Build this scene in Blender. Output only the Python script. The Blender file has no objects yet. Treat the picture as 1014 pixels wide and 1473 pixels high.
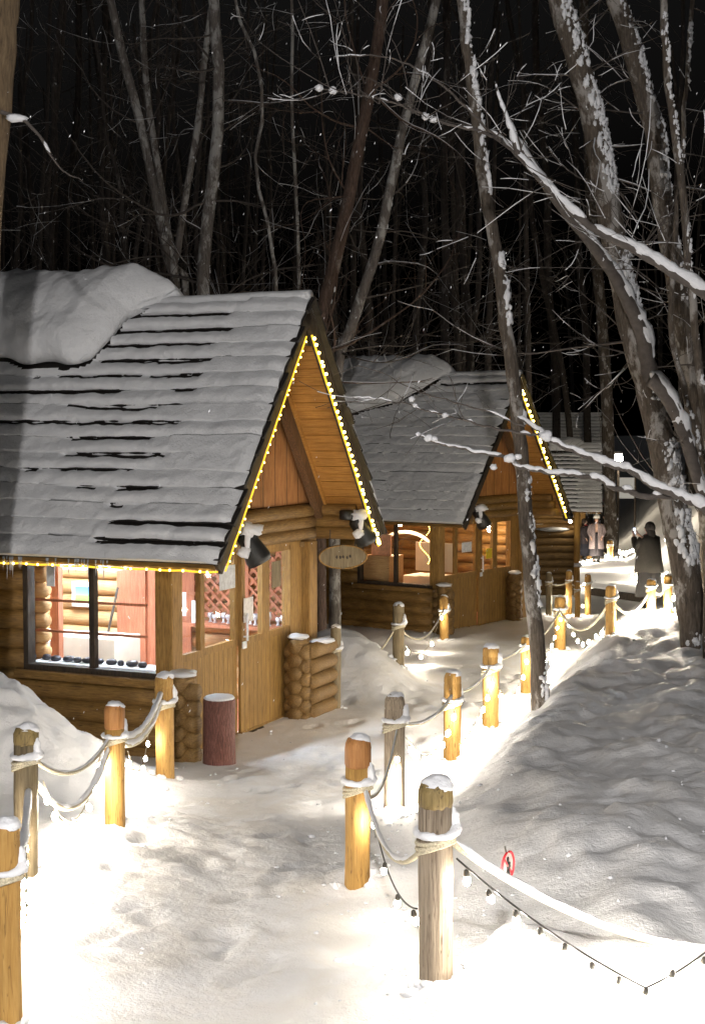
import bpy, math, random
import numpy as np
from mathutils import Vector, Matrix
random.seed(7); RNG = np.random.default_rng(11)
S = bpy.context.scene; COL = S.collection
R = math.radians

# ------------------------------------------------------------------ camera (1014 x 1473 photograph)
F = 2050.0; CX = 507.0; CY = 736.5
TILT = math.atan(116 / F)
CAM = np.array([0.0, 0.0, 3.1])
cam = bpy.data.cameras.new('camera'); cob = bpy.data.objects.new('camera', cam); COL.objects.link(cob)
cob.location = CAM; cob.rotation_euler = (R(90) - TILT, 0, 0)
cam.sensor_fit = 'VERTICAL'; cam.sensor_height = 36; cam.lens = F / 1473 * 36; cam.clip_end = 2000; cam.clip_start = .05
S.camera = cob

def ray(px, py):
    cx = (px - CX) / F; cy = -(py - CY) / F
    return np.array([cx, math.cos(TILT) + cy * math.sin(TILT), -math.sin(TILT) + cy * math.cos(TILT)])
def P(px, py, Y):
    d = ray(px, py); return CAM + d * (Y / d[1])

# ------------------------------------------------------------------ noise
def _h(ix, iy, seed):
    n = (ix * 374761393 + iy * 668265263 + seed * 1274126177) & 0xffffffff
    n = ((n ^ (n >> 13)) * 1274126177) & 0xffffffff
    return ((n ^ (n >> 16)) & 0xffff) / 65535.0
def vn(x, y, seed=0):
    x = np.asarray(x, float); y = np.asarray(y, float)
    ix = np.floor(x).astype(np.int64); iy = np.floor(y).astype(np.int64)
    fx = x - ix; fy = y - iy; fx = fx * fx * (3 - 2 * fx); fy = fy * fy * (3 - 2 * fy)
    a = _h(ix, iy, seed); b = _h(ix + 1, iy, seed); c = _h(ix, iy + 1, seed); d = _h(ix + 1, iy + 1, seed)
    return a + (b - a) * fx + (c - a) * fy + (a - b - c + d) * fx * fy
def fbm(x, y, seed=0, o=3):
    s = 0; a = .5; t = 0
    for k in range(o):
        s = s + a * (vn(x * 2 ** k + 17 * k, y * 2 ** k - 9 * k, seed + k) * 2 - 1); t += a; a *= .5
    return s / t
def sst(a, b, x):
    t = np.clip((x - a) / (b - a), 0, 1); return t * t * (3 - 2 * t)

# ------------------------------------------------------------------ terrain
D_ = [0, 3, 5.1, 7, 8.5, 10, 12, 13.5, 15.8, 20, 24, 27, 33, 40, 55, 80, 140, 400]
Z_ = [-1.60, -1.78, -1.97, -2.22, -2.40, -2.64, -2.92, -3.05, -3.08, -3.22, -3.36, -3.42, -3.7, -4.05, -4.85, -4.75, -4.5, -4.5]
XR_d = [0, 3, 5.1, 7, 9.7, 13, 14.8, 16.8, 20, 22.5, 25.5, 30, 38, 45, 55, 80]
XR_x = [1.0, .55, .28, .04, .3, .95, 1.45, 2.1, 2.95, 4.1, 5.75, 7.0, 8.2, 9.2, 10.3, 14]
HB_d = [0, 3, 6, 9, 13, 16, 18, 21, 24, 28, 36, 48, 60]
HB_h = [.04, .05, .26, .45, .75, .95, 1.0, .62, .30, .45, 1.5, 2.1, 1.8]
def H(x, y):
    x = np.asarray(x, float); y = np.asarray(y, float)
    z = np.interp(y, D_, Z_) + 3.1
    e = x - np.interp(y, XR_d, XR_x)
    w = np.interp(y, [0, 8, 14, 25, 40], [1.4, 1.1, 1.3, 1.5, 2.2])
    b = sst(-.02, 1, e / w)
    z = z + b * np.interp(y, HB_d, HB_h) * (1 + .10 * np.clip(e - 1.2, 0, 4))
    near = 1 - sst(22, 40, y)
    z = z + b * near * (.15 * fbm(x * 1.1, y * .8, 3, 3) + .060 * fbm(x * 3.0, y * 1.5, 5, 3) + .020 * (1 - 2 * np.abs(fbm(x * 5 + y * .6, y * 2.6 - x * .5, 9, 2))) + .014 * fbm(x * 9, y * 5, 8, 3) + .065 * (np.abs(fbm(x * 2.3 + .3 * y, y * 1.7, 91, 2)) - .25) + .026 * (np.abs(fbm(x * 6.5, y * 4.2 + x, 93, 2)) - .25) + .014 * np.clip(fbm(x * 15, y * 11, 95, 2), 0, 1))
    # hollow behind the crest, beside the big tree
    z = z - .22 * np.exp(-(((x - 2.6) / .9) ** 2 + ((y - 14.6) / .8) ** 2))
    # left verge and cleared snow beside the first cabin
    m = np.exp(-(((x + 3.15) / 1.15) ** 2) ** 1.4 - (((y - 11.1) / .95) ** 2) ** 1.2)
    z = z + m * (.86 + .16 * fbm(x * 3, y * 3, 21, 3) + .07 * fbm(x * 10, y * 10, 22, 2))
    m = np.exp(-(((x + .15) / .75) ** 2) ** 1.3 - (((y - 17.6) / 1.0) ** 2) ** 1.2)
    z = z + m * (.64 + .08 * fbm(x * 3, y * 3, 31, 2))
    # verges where shovelled snow is loose round the posts
    for (cx, cy, r, a) in ((-1.5, 8.2, .9, .07), (-1.7, 7.0, .7, .08), (-1.35, 5.0, .5, .10), (.4, 4.7, .45, .07), (.05, 7.0, .3, .05), (.7, 12, .5, .06), (1.7, 15.6, .6, .06)):
        g = np.exp(-((x - cx) ** 2 + (y - cy) ** 2) / r ** 2)
        z = z + g * (a + .06 * fbm(x * 7, y * 7, 41, 3) + .02 * fbm(x * 22, y * 22, 44, 2))
    z = z + .13 * np.exp(-((x - .58) / .20) ** 2 - ((y - 4.85) / .26) ** 2) 
    # trodden path: faint long ridges and scuffs
    pth = (1 - b) * near
    z = z + pth * (.016 * fbm(x * 1.3, y * .9, 51, 2) + .006 * fbm(x * 5 + y * 2, y * 5, 52, 2) + .003 * fbm(x * 21, y * 21, 55, 2))
    for sx, w_ in ((-.75, .14), (-.2, .12)):
        z = z - pth * .02 * np.exp(-((x - sx - .45 * np.sin(y * .45) - .10 * (y - 6)) / w_) ** 2)
    # left verge rises a little away from the path, forest floor undulates
    z = z + .25 * sst(3.2, 7, -x) * near
    z = z + sst(28, 60, y) * 1.2 * fbm(x * .06, y * .06, 61, 2) * sst(14, 30, np.abs(x - np.interp(y, XR_d, XR_x) + 1))
    return z
_MY = np.concatenate([np.arange(2.0, 30, .01), np.geomspace(30, 160, 3000)])
def G(px, py):
    d = ray(px, py); t = _MY / d[1]
    X = CAM[0] + d[0] * t; Z = CAM[2] + d[2] * t
    k = np.nonzero(Z <= H(X, _MY))[0]
    k = k[0] if len(k) else len(_MY) - 1
    return np.array([X[k], _MY[k], float(H(X[k], _MY[k]))])
def gz(x, y): return float(H(x, y))

# ------------------------------------------------------------------ materials
def newmat(name):
    m = bpy.data.materials.new(name); m.use_nodes = True
    nt = m.node_tree; b = nt.nodes['Principled BSDF']; return m, nt, b
def nd(nt, t, **k):
    n = nt.nodes.new(t)
    for a, v in k.items(): setattr(n, a, v)
    return n
def coords(nt, scale, kind='Object', rot=(0, 0, 0)):
    tc = nd(nt, 'ShaderNodeTexCoord'); mp = nd(nt, 'ShaderNodeMapping')
    mp.inputs['Scale'].default_value = scale; mp.inputs['Rotation'].default_value = rot
    nt.links.new(tc.outputs[kind], mp.inputs['Vector']); return mp.outputs['Vector']
def ramp(nt, fac, stops):
    r = nd(nt, 'ShaderNodeValToRGB'); e = r.color_ramp.elements
    while len(e) < len(stops): e.new(.5)
    for i, (p, c) in enumerate(stops): e[i].position = p; e[i].color = (*c, 1)
    nt.links.new(fac, r.inputs[0]); return r.outputs[0]
def noise(nt, vec, sc, det=4, rough=.6, dist=0):
    n = nd(nt, 'ShaderNodeTexNoise'); n.inputs['Scale'].default_value = sc; n.inputs['Detail'].default_value = det
    n.inputs['Roughness'].default_value = rough; n.inputs['Distortion'].default_value = dist
    nt.links.new(vec, n.inputs['Vector']); return n.outputs['Fac']
def bump(nt, b, h, st, dist=.02, prev=None):
    n = nd(nt, 'ShaderNodeBump'); n.inputs['Strength'].default_value = st; n.inputs['Distance'].default_value = dist
    nt.links.new(h, n.inputs['Height'])
    if prev is not None: nt.links.new(prev, n.inputs['Normal'])
    nt.links.new(n.outputs[0], b.inputs['Normal']); return n.outputs[0]
def wood(name, dark, mid, light, scale=(1, 1, 1), rough=.7, bst=.35, knots=True, planks=None, crack=.35):
    """grain runs along the axis with the small scale"""
    m, nt, b = newmat(name)
    v = coords(nt, scale)
    n1 = noise(nt, v, 9, 5, .65, .4)
    col = ramp(nt, n1, [(.28, dark), (.5, mid), (.74, light)])
    n2 = noise(nt, coords(nt, (1, 1, 1)), 2.3, 3, .6)
    mx = nd(nt, 'ShaderNodeMix', data_type='RGBA', blend_type='MULTIPLY'); mx.inputs['Factor'].default_value = .55
    c2 = ramp(nt, n2, [(.3, (.55, .52, .5)), (.65, (1.1, 1.08, 1.05))])
    nt.links.new(col, mx.inputs['A']); nt.links.new(c2, mx.inputs['B']); out = mx.outputs['Result']
    n3 = noise(nt, v, 5, 3, .5, .2)
    ck = ramp(nt, n3, [(.485, (1, 1, 1)), (.5, (.35, .3, .26)), (.515, (1, 1, 1))])
    m3 = nd(nt, 'ShaderNodeMix', data_type='RGBA', blend_type='MULTIPLY'); m3.inputs['Factor'].default_value = crack
    nt.links.new(out, m3.inputs['A']); nt.links.new(ck, m3.inputs['B']); out = m3.outputs['Result']
    if knots:
        vo = nd(nt, 'ShaderNodeTexVoronoi'); vo.inputs['Scale'].default_value = 3.1
        nt.links.new(coords(nt, tuple(.55 + .45 * s_ for s_ in scale)), vo.inputs['Vector'])
        k = ramp(nt, vo.outputs['Distance'], [(.035, (.18, .14, .10)), (.075, (1, 1, 1))])
        mk = nd(nt, 'ShaderNodeMix', data_type='RGBA', blend_type='MULTIPLY'); mk.inputs['Factor'].default_value = .85
        nt.links.new(out, mk.inputs['A']); nt.links.new(k, mk.inputs['B']); out = mk.outputs['Result']
    nt.links.new(out, b.inputs['Base Color']); b.inputs['Roughness'].default_value = rough
    pv = None
    if planks:
        axis, period = planks
        w = nd(nt, 'ShaderNodeTexWave'); w.bands_direction = axis; w.wave_profile = 'SAW'
        w.inputs['Scale'].default_value = math.pi * 2 / period / 20; w.inputs['Distortion'].default_value = 0
        nt.links.new(coords(nt, (1, 1, 1)), w.inputs['Vector'])
        g = ramp(nt, w.outputs['Fac'], [(.0, (0, 0, 0)), (.07, (1, 1, 1)), (.94, (1, 1, 1)), (1.0, (0, 0, 0))])
        mg = nd(nt, 'ShaderNodeMix', data_type='RGBA', blend_type='MULTIPLY'); mg.inputs['Factor'].default_value = .6
        nt.links.new(out, mg.inputs['A']); nt.links.new(g, mg.inputs['B']); nt.links.new(mg.outputs['Result'], b.inputs['Base Color'])
        pv = bump(nt, b, g, .7, .012)
    bump(nt, b, n1, bst, .012, pv)
    return m
def plain(name, c, rough=.6, metal=0, nz=.0, nscale=20):
    m, nt, b = newmat(name); b.inputs['Roughness'].default_value = rough; b.inputs['Metallic'].default_value = metal
    n = noise(nt, coords(nt, (1, 1, 1)), nscale, 4)
    k = .22 + nz
    nt.links.new(ramp(nt, n, [(.3, tuple(x * (1 - k) for x in c)), (.7, tuple(min(1, x * (1 + k)) for x in c))]), b.inputs['Base Color'])
    bump(nt, b, n, .2, .005); return m
def emit(name, c, s):
    m = bpy.data.materials.new(name); m.use_nodes = True; nt = m.node_tree; nt.nodes.clear()
    e = nd(nt, 'ShaderNodeEmission'); o = nd(nt, 'ShaderNodeOutputMaterial')
    e.inputs['Color'].default_value = (*c, 1); e.inputs['Strength'].default_value = s; nt.links.new(e.outputs[0], o.inputs[0]); return m
def snowmat(name, c=(.82, .83, .86), b1=.5, s1=14, b2=.35, s2=90, coarse=0):
    m, nt, b = newmat(name); v = coords(nt, (1, 1, 1)); b.inputs['Roughness'].default_value = .55
    b.inputs['Specular IOR Level'].default_value = .25
    n1 = noise(nt, v, s1, 5, .62); n2 = noise(nt, v, s2, 3, .7)
    nt.links.new(ramp(nt, noise(nt, v, 2.2, 4), [(.25, tuple(x * .9 for x in c)), (.7, c)]), b.inputs['Base Color'])
    p = bump(nt, b, n1, b1, .05); bump(nt, b, n2, b2, .008, p)
    return m
def glassmat():
    m = bpy.data.materials.new('window_glass'); m.use_nodes = True; nt = m.node_tree; nt.nodes.clear()
    o = nd(nt, 'ShaderNodeOutputMaterial'); mix = nd(nt, 'ShaderNodeMixShader'); t = nd(nt, 'ShaderNodeBsdfTransparent')
    g = nd(nt, 'ShaderNodeBsdfGlossy'); g.inputs['Roughness'].default_value = .03; lw = nd(nt, 'ShaderNodeLayerWeight'); fr = nd(nt, 'ShaderNodeMapRange'); nt.links.new(lw.outputs['Facing'], fr.inputs[0]); fr.inputs[1].default_value = .35; fr.inputs[3].default_value = .03; fr.inputs[4].default_value = .35
    t.inputs[0].default_value = (.94, .95, .95, 1)
    nt.links.new(fr.outputs[0], mix.inputs[0]); nt.links.new(t.outputs[0], mix.inputs[1]); nt.links.new(g.outputs[0], mix.inputs[2]); nt.links.new(mix.outputs[0], o.inputs[0])
    return m
M = {}
M['snow'] = snowmat('fresh_snow')
M['snow_roof'] = snowmat('roof_snow', (.80, .81, .83), .5, 9, .5, 55)
# ground snow: clean banks, packed path with shade painted in as beige diagonal bands
def ground_mat():
    m, nt, b = newmat('path_snow'); v = coords(nt, (1, 1, 1)); b.inputs['Roughness'].default_value = .6
    b.inputs['Specular IOR Level'].default_value = .2
    at = nd(nt, 'ShaderNodeAttribute', attribute_name='trodden')
    n0 = noise(nt, coords(nt, (1.0, .55, 1), rot=(0, 0, -.6)), 1.5, 5, .6, .8)
    mul = nd(nt, 'ShaderNodeMath', operation='MULTIPLY')
    nt.links.new(ramp(nt, n0, [(.44, (0, 0, 0)), (.58, (1, 1, 1))]), mul.inputs[0]); nt.links.new(at.outputs['Fac'], mul.inputs[1])
    mx = nd(nt, 'ShaderNodeMix', data_type='RGBA'); nt.links.new(mul.outputs[0], mx.inputs['Factor'])
    clean = ramp(nt, noise(nt, v, 1.7, 4), [(.3, (.82, .82, .83)), (.7, (.89, .89, .90))])
    nt.links.new(clean, mx.inputs['A']); mx.inputs['B'].default_value = (.81, .79, .765, 1)
    nt.links.new(mx.outputs['Result'], b.inputs['Base Color'])
    p = bump(nt, b, noise(nt, v, 6, 6, .6), .42, .06); bump(nt, b, noise(nt, v, 70, 3, .75), .5, .012, p); return m
M['ground'] = ground_mat()
M['log'] = wood('cabin_log_wood', (.075, .043, .014), (.17, .105, .034), (.26, .165, .055), (1.2, 1.2, 9))
M['log_y'] = wood('cabin_log_wood_lengthwise', (.095, .048, .011), (.22, .12, .028), (.32, .185, .05), (9, .9, 9))
M['log_x'] = wood('cabin_log_wood_crosswise', (.09, .05, .015), (.21, .12, .036), (.32, .20, .065), (.9, 9, 9))
M['postw'] = wood('cabin_post_wood', (.14, .072, .017), (.31, .17, .04), (.41, .25, .07), (9, 9, .7))
M['panel'] = wood('door_panel_wood', (.18, .092, .02), (.34, .19, .042), (.43, .26, .07), (9, 9, .6), planks=('X', .095))
M['soffit'] = wood('soffit_board_wood', (.26, .115, .02), (.45, .215, .042), (.55, .29, .07), (9, .5, 9), planks=None)
M['gable'] = wood('gable_board_wood', (.24, .10, .03), (.42, .19, .065), (.52, .27, .10), (6, 6, .5), planks=('X', .28))
M['dark'] = wood('dark_weathered_wood', (.018, .013, .009), (.04, .028, .018), (.075, .055, .035), (5, 5, 1))
M['shingle'] = wood('shingle_wood', (.006, .005, .004), (.014, .011, .009), (.03, .024, .02), (2, 8, 8), knots=False)
M['interior'] = wood('interior_log_wood', (.45, .24, .09), (.62, .38, .17), (.72, .5, .27), (4, .5, 8))
M['redwood'] = wood('interior_board_wood', (.34, .12, .06), (.50, .19, .10), (.60, .27, .16), (8, 8, .5))
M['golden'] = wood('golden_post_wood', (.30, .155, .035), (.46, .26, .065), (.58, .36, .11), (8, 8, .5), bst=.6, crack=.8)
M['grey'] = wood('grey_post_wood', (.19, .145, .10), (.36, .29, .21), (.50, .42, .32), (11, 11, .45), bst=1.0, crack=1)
M['olive'] = wood('olive_post_wood', (.10, .075, .04), (.20, .155, .085), (.30, .24, .14), (9, 9, .5), bst=.6)  # dull olive wood, darker than the golden
M['yellow_top'] = wood('sawn_yellow_wood', (.13, .095, .04), (.25, .18, .065), (.36, .27, .11), (8, 8, 1.2), crack=1)
M['orange_top'] = wood('orange_wood', (.22, .09, .025), (.38, .17, .05), (.5, .25, .08), (8, 8, .6))
M['redbark'] = wood('red_bark', (.05, .018, .013), (.16, .058, .042), (.30, .15, .115), (16, 16, 1.6), bst=1.0, knots=False, crack=1)
M['rope'] = plain('rope', (.52, .46, .33), .9, 0, .2, 140)
M['wire'] = plain('black_wire', (.03, .028, .025), .6)
M['socket'] = plain('bulb_socket', (.035, .03, .022), .5)
M['glass'] = glassmat()
M['bulb'] = emit('warm_bulb', (1, .90, .76), 390)
M['bulb_far'] = emit('warm_bulb_far', (1, .88, .70), 360)
M['tube'] = emit('amber_light_tube', (1.0, .60, .045), 1.3)
M['led'] = emit('amber_led', (1, .68, .16), 15)
M['led_big'] = emit('large_amber_led', (1, .70, .17), 22)
M['lamp_in'] = emit('indoor_lamp', (.74, .86, 1.0), 290)
M['lamp_warm'] = emit('warm_indoor_lamp', (1, .76, .52), 150)
M['lantern'] = emit('lantern_glow', (1, .86, .64), 90)
M['white'] = plain('white_paper', (.75, .77, .8), .6)
M['cream'] = plain('cream_counter', (.80, .74, .62), .5, 0, -.12, 3)
M['black'] = plain('black_metal', (.012, .012, .011), .5)
M['dgrey'] = plain('dark_ware', (.05, .05, .065), .4)
M['red'] = plain('red_paint', (.62, .03, .04), .45)
M['acryl'] = plain('clear_plate', (.62, .58, .54), .35)
def bark(name, dark, mid, light, patch, pc=(.30, .29, .27)):
    m, nt, b = newmat(name); b.inputs['Roughness'].default_value = .9
    n = noise(nt, coords(nt, (7, 7, 1.1)), 6, 6, .7, .5)
    col = ramp(nt, n, [(.3, dark), (.52, mid), (.72, light)])
    n2 = noise(nt, coords(nt, (1, 1, .5)), 4.5, 6, .68, .3)
    mx = nd(nt, 'ShaderNodeMix', data_type='RGBA'); mx.inputs['B'].default_value = (*pc, 1)
    nt.links.new(ramp(nt, n2, [(patch, (0, 0, 0)), (patch + .07, (1, 1, 1))]), mx.inputs['Factor']); nt.links.new(col, mx.inputs['A'])
    nt.links.new(mx.outputs['Result'], b.inputs['Base Color']); bump(nt, b, n, .9, .03); return m
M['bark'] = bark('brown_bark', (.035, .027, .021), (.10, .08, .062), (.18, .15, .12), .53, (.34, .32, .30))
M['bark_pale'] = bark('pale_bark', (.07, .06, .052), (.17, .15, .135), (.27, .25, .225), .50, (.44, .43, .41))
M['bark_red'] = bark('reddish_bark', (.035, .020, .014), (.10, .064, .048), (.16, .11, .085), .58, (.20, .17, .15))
M['bark_far'] = bark('dimmed_far_bark', (.02, .016, .014), (.05, .041, .036), (.09, .076, .068), .60, (.15, .14, .13))  # darker bark copy, the dimness of distant trunks is put into the colour
M['twig'] = plain('twig_bark', (.085, .072, .064), .9)

# ------------------------------------------------------------------ mesh builder
class MB:
    def __init__(s): s.v = []; s.f = []; s.n = 0
    def add(s, v, f):
        v = np.asarray(v, float).reshape(-1, 3); s.v.append(v); o = s.n; s.n += len(v)
        s.f.extend([tuple(i + o for i in q) for q in f]); return s
    def box(s, a, b):
        x0, y0, z0 = a; x1, y1, z1 = b
        return s.add([(x0, y0, z0), (x1, y0, z0), (x1, y1, z0), (x0, y1, z0), (x0, y0, z1), (x1, y0, z1), (x1, y1, z1), (x0, y1, z1)],
                     [(0, 3, 2, 1), (4, 5, 6, 7), (0, 1, 5, 4), (1, 2, 6, 5), (2, 3, 7, 6), (3, 0, 4, 7)])
    def beam(s, p, q, w, h, up=(0, 0, 1)):
        """a board from p to q, w across, h along up"""
        p = np.array(p, float); q = np.array(q, float); t = q - p; t /= np.linalg.norm(t)
        up = np.array(up, float); sd = np.cross(t, up); sd /= np.linalg.norm(sd); u2 = np.cross(sd, t)
        v = []
        for c in (p, q):
            for i, j in ((-1, -1), (1, -1), (1, 1), (-1, 1)): v.append(c + sd * i * w / 2 + u2 * j * h / 2)
        return s.add(v, [(0, 1, 2, 3), (7, 6, 5, 4), (0, 4, 5, 1), (1, 5, 6, 2), (2, 6, 7, 3), (3, 7, 4, 0)])
    def tube(s, pts, rad, n=8, cap=True, jit=0, sq=None):
        pts = np.asarray(pts, float); k = len(pts); rad = np.broadcast_to(np.asarray(rad, float), (k,))
        t = np.gradient(pts, axis=0); t /= (np.linalg.norm(t, axis=1)[:, None] + 1e-12)
        ref = np.array([0, 0, 1.]) if abs(t[0][2]) < .9 else np.array([1., 0, 0])
        a = np.cross(t, ref); a /= (np.linalg.norm(a, axis=1)[:, None] + 1e-9)
        for i in range(1, k):
            if np.dot(a[i], a[i - 1]) < 0: a[i] = -a[i]
        b = np.cross(t, a)
        ang = np.arange(n) * 2 * math.pi / n
        rr = rad[:, None] * np.ones((1, n))
        if jit: rr = rr * (1 + jit * (RNG.random((k, n)) * 2 - 1))
        ring = pts[:, None, :] + rr[:, :, None] * (np.cos(ang)[None, :, None] * a[:, None, :] + np.sin(ang)[None, :, None] * b[:, None, :] * (sq or 1))
        f = []
        for i in range(k - 1):
            for j in range(n):
                j2 = (j + 1) % n; f.append((i * n + j, i * n + j2, (i + 1) * n + j2, (i + 1) * n + j))
        if cap: f.append(tuple(range(n - 1, -1, -1))); f.append(tuple((k - 1) * n + j for j in range(n)))
        return s.add(ring.reshape(-1, 3), f)
    def lathe(s, prof, n=16, c=(0, 0, 0), ax=None, jit=0):
        """prof: (radius, height) pairs; ax: optional 3x3 whose columns are x,y,z"""
        ang = np.arange(n) * 2 * math.pi / n; v = []
        for r_, h_ in prof:
            rr = r_ * (1 + jit * (RNG.random(n) * 2 - 1))
            v.append(np.stack([rr * np.cos(ang), rr * np.sin(ang), np.full(n, h_)], 1))
        v = np.concatenate(v)
        if ax is not None: v = v @ np.asarray(ax).T
        k = len(prof); f = []
        for i in range(k - 1):
            for j in range(n): f.append((i * n + j, i * n + (j + 1) % n, (i + 1) * n + (j + 1) % n, (i + 1) * n + j))
        f.append(tuple(range(n - 1, -1, -1))); f.append(tuple((k - 1) * n + j for j in range(n)))
        return s.add(v + np.array(c), f)
    def blob(s, c, r, n=10, m=7, amp=.2, fr=2.0, flat=0):
        r = np.broadcast_to(np.asarray(r, float), (3,)); sd = random.randint(0, 999); v = []
        th, ph = np.meshgrid(np.linspace(0, math.pi, m + 1), np.arange(n) * 2 * math.pi / n, indexing='ij')
        d = np.stack([np.sin(th) * np.cos(ph), np.sin(th) * np.sin(ph), np.cos(th)], -1).reshape(-1, 3)
        k = 1 + amp * fbm(d[:, 0] * fr + 5, d[:, 1] * fr + d[:, 2] * fr * 1.7, sd, 2) if amp else np.ones(len(d))
        v = d * r * k[:, None]
        if flat: v[:, 2] = np.maximum(v[:, 2], -flat * r[2])
        f = [(i * n + j, (i + 1) * n + j, (i + 1) * n + (j + 1) % n, i * n + (j + 1) % n) for i in range(m) for j in range(n)]
        return s.add(np.array(v) + np.array(c), f)
    def grid(s, arr, closed=False):
        a, b = arr.shape[:2]
        f = [(i * b + j, i * b + j + 1, (i + 1) * b + j + 1, (i + 1) * b + j) for i in range(a - 1) for j in range(b - 1)]
        return s.add(arr.reshape(-1, 3), f)
    def build(s, name, mat, parent=None, smooth=False, world=False, label=None):
        v = np.concatenate(s.v) if s.v else np.zeros((0, 3))
        if world and parent is not None:
            mw = np.array(parent_matrix(parent).inverted()); v = v @ mw[:3, :3].T + mw[:3, 3]
        me = bpy.data.meshes.new(name); me.from_pydata(v.tolist(), [], s.f); me.materials.append(mat)
        me.validate(clean_customdata=False)
        if smooth: me.polygons.foreach_set('use_smooth', [True] * len(me.polygons))
        o = bpy.data.objects.new(name, me); COL.objects.link(o)
        if parent is not None: o.parent = parent
        if label: o['label'] = label
        return o
def parent_matrix(o):
    m = o.matrix_basis.copy()
    while o.parent: o = o.parent; m = o.matrix_basis @ m
    return m
def thing(name, label, cat, loc=(0, 0, 0), rz=0, group=None):
    o = bpy.data.objects.new(name, None); COL.objects.link(o); o.location = tuple(loc); o.rotation_euler = (0, 0, rz); o.empty_display_size = .1
    o['label'] = label; o['category'] = cat
    if group: o['group'] = group
    return o
def tag(o, label, cat, group=None):
    o['label'] = label; o['category'] = cat
    if group: o['group'] = group
    return o

# ------------------------------------------------------------------ the ground sheet
def axis(dense0, dense1, step, lo, hi, g=1.09):
    c = list(np.arange(dense0, dense1, step)); a = []; x = dense0; s_ = step
    while x > lo: s_ *= g; x -= s_; a.append(x)
    b = []; x = c[-1]; s_ = step
    while x < hi: s_ *= g; x += s_; b.append(x)
    return np.array(a[::-1] + c + b)
gx = axis(-3.6, 6.2, .038, -260, 260); gy = axis(3.2, 20.5, .045, -30, 420, 1.05)
GXX, GYY = np.meshgrid(gx, gy); GZ = H(GXX, GYY)
CABS = []   # footprints, filled below before the sheet is made
# ------------------------------------------------------------------ cabins
M['darkbeam'] = wood('dark_rafter_wood', (.05, .025, .01), (.12, .06, .022), (.19, .10, .04), (8, 8, 1))
def hit(o, px, py, axis_, val):
    """where the sight line through a photo pixel meets a plane of the cabin's own frame (used to size things indoors)"""
    mi = np.array(parent_matrix(o).inverted())
    c = mi[:3, :3] @ CAM + mi[:3, 3]; d = mi[:3, :3] @ ray(px, py)
    return c + d * ((val - c[axis_]) / d[axis_])

def log_wall(mb, axis_, fixed, lo, hi, z0, z1, r=.105, gap=.19, jut=0):
    z = z0 + gap / 2
    while z < z1:
        k = 12; u = np.linspace(lo - jut, hi + jut, k); w = .006 * (RNG.random(k) - .5)
        pts = np.zeros((k, 3)); pts[:, 2] = z + w
        if axis_ == 1: pts[:, 0] = fixed; pts[:, 1] = u
        else: pts[:, 1] = fixed; pts[:, 0] = u
        mb.tube(pts, r * (1 + .03 * (random.random() - .5)), 12, True, .01)
        z += gap

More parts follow.
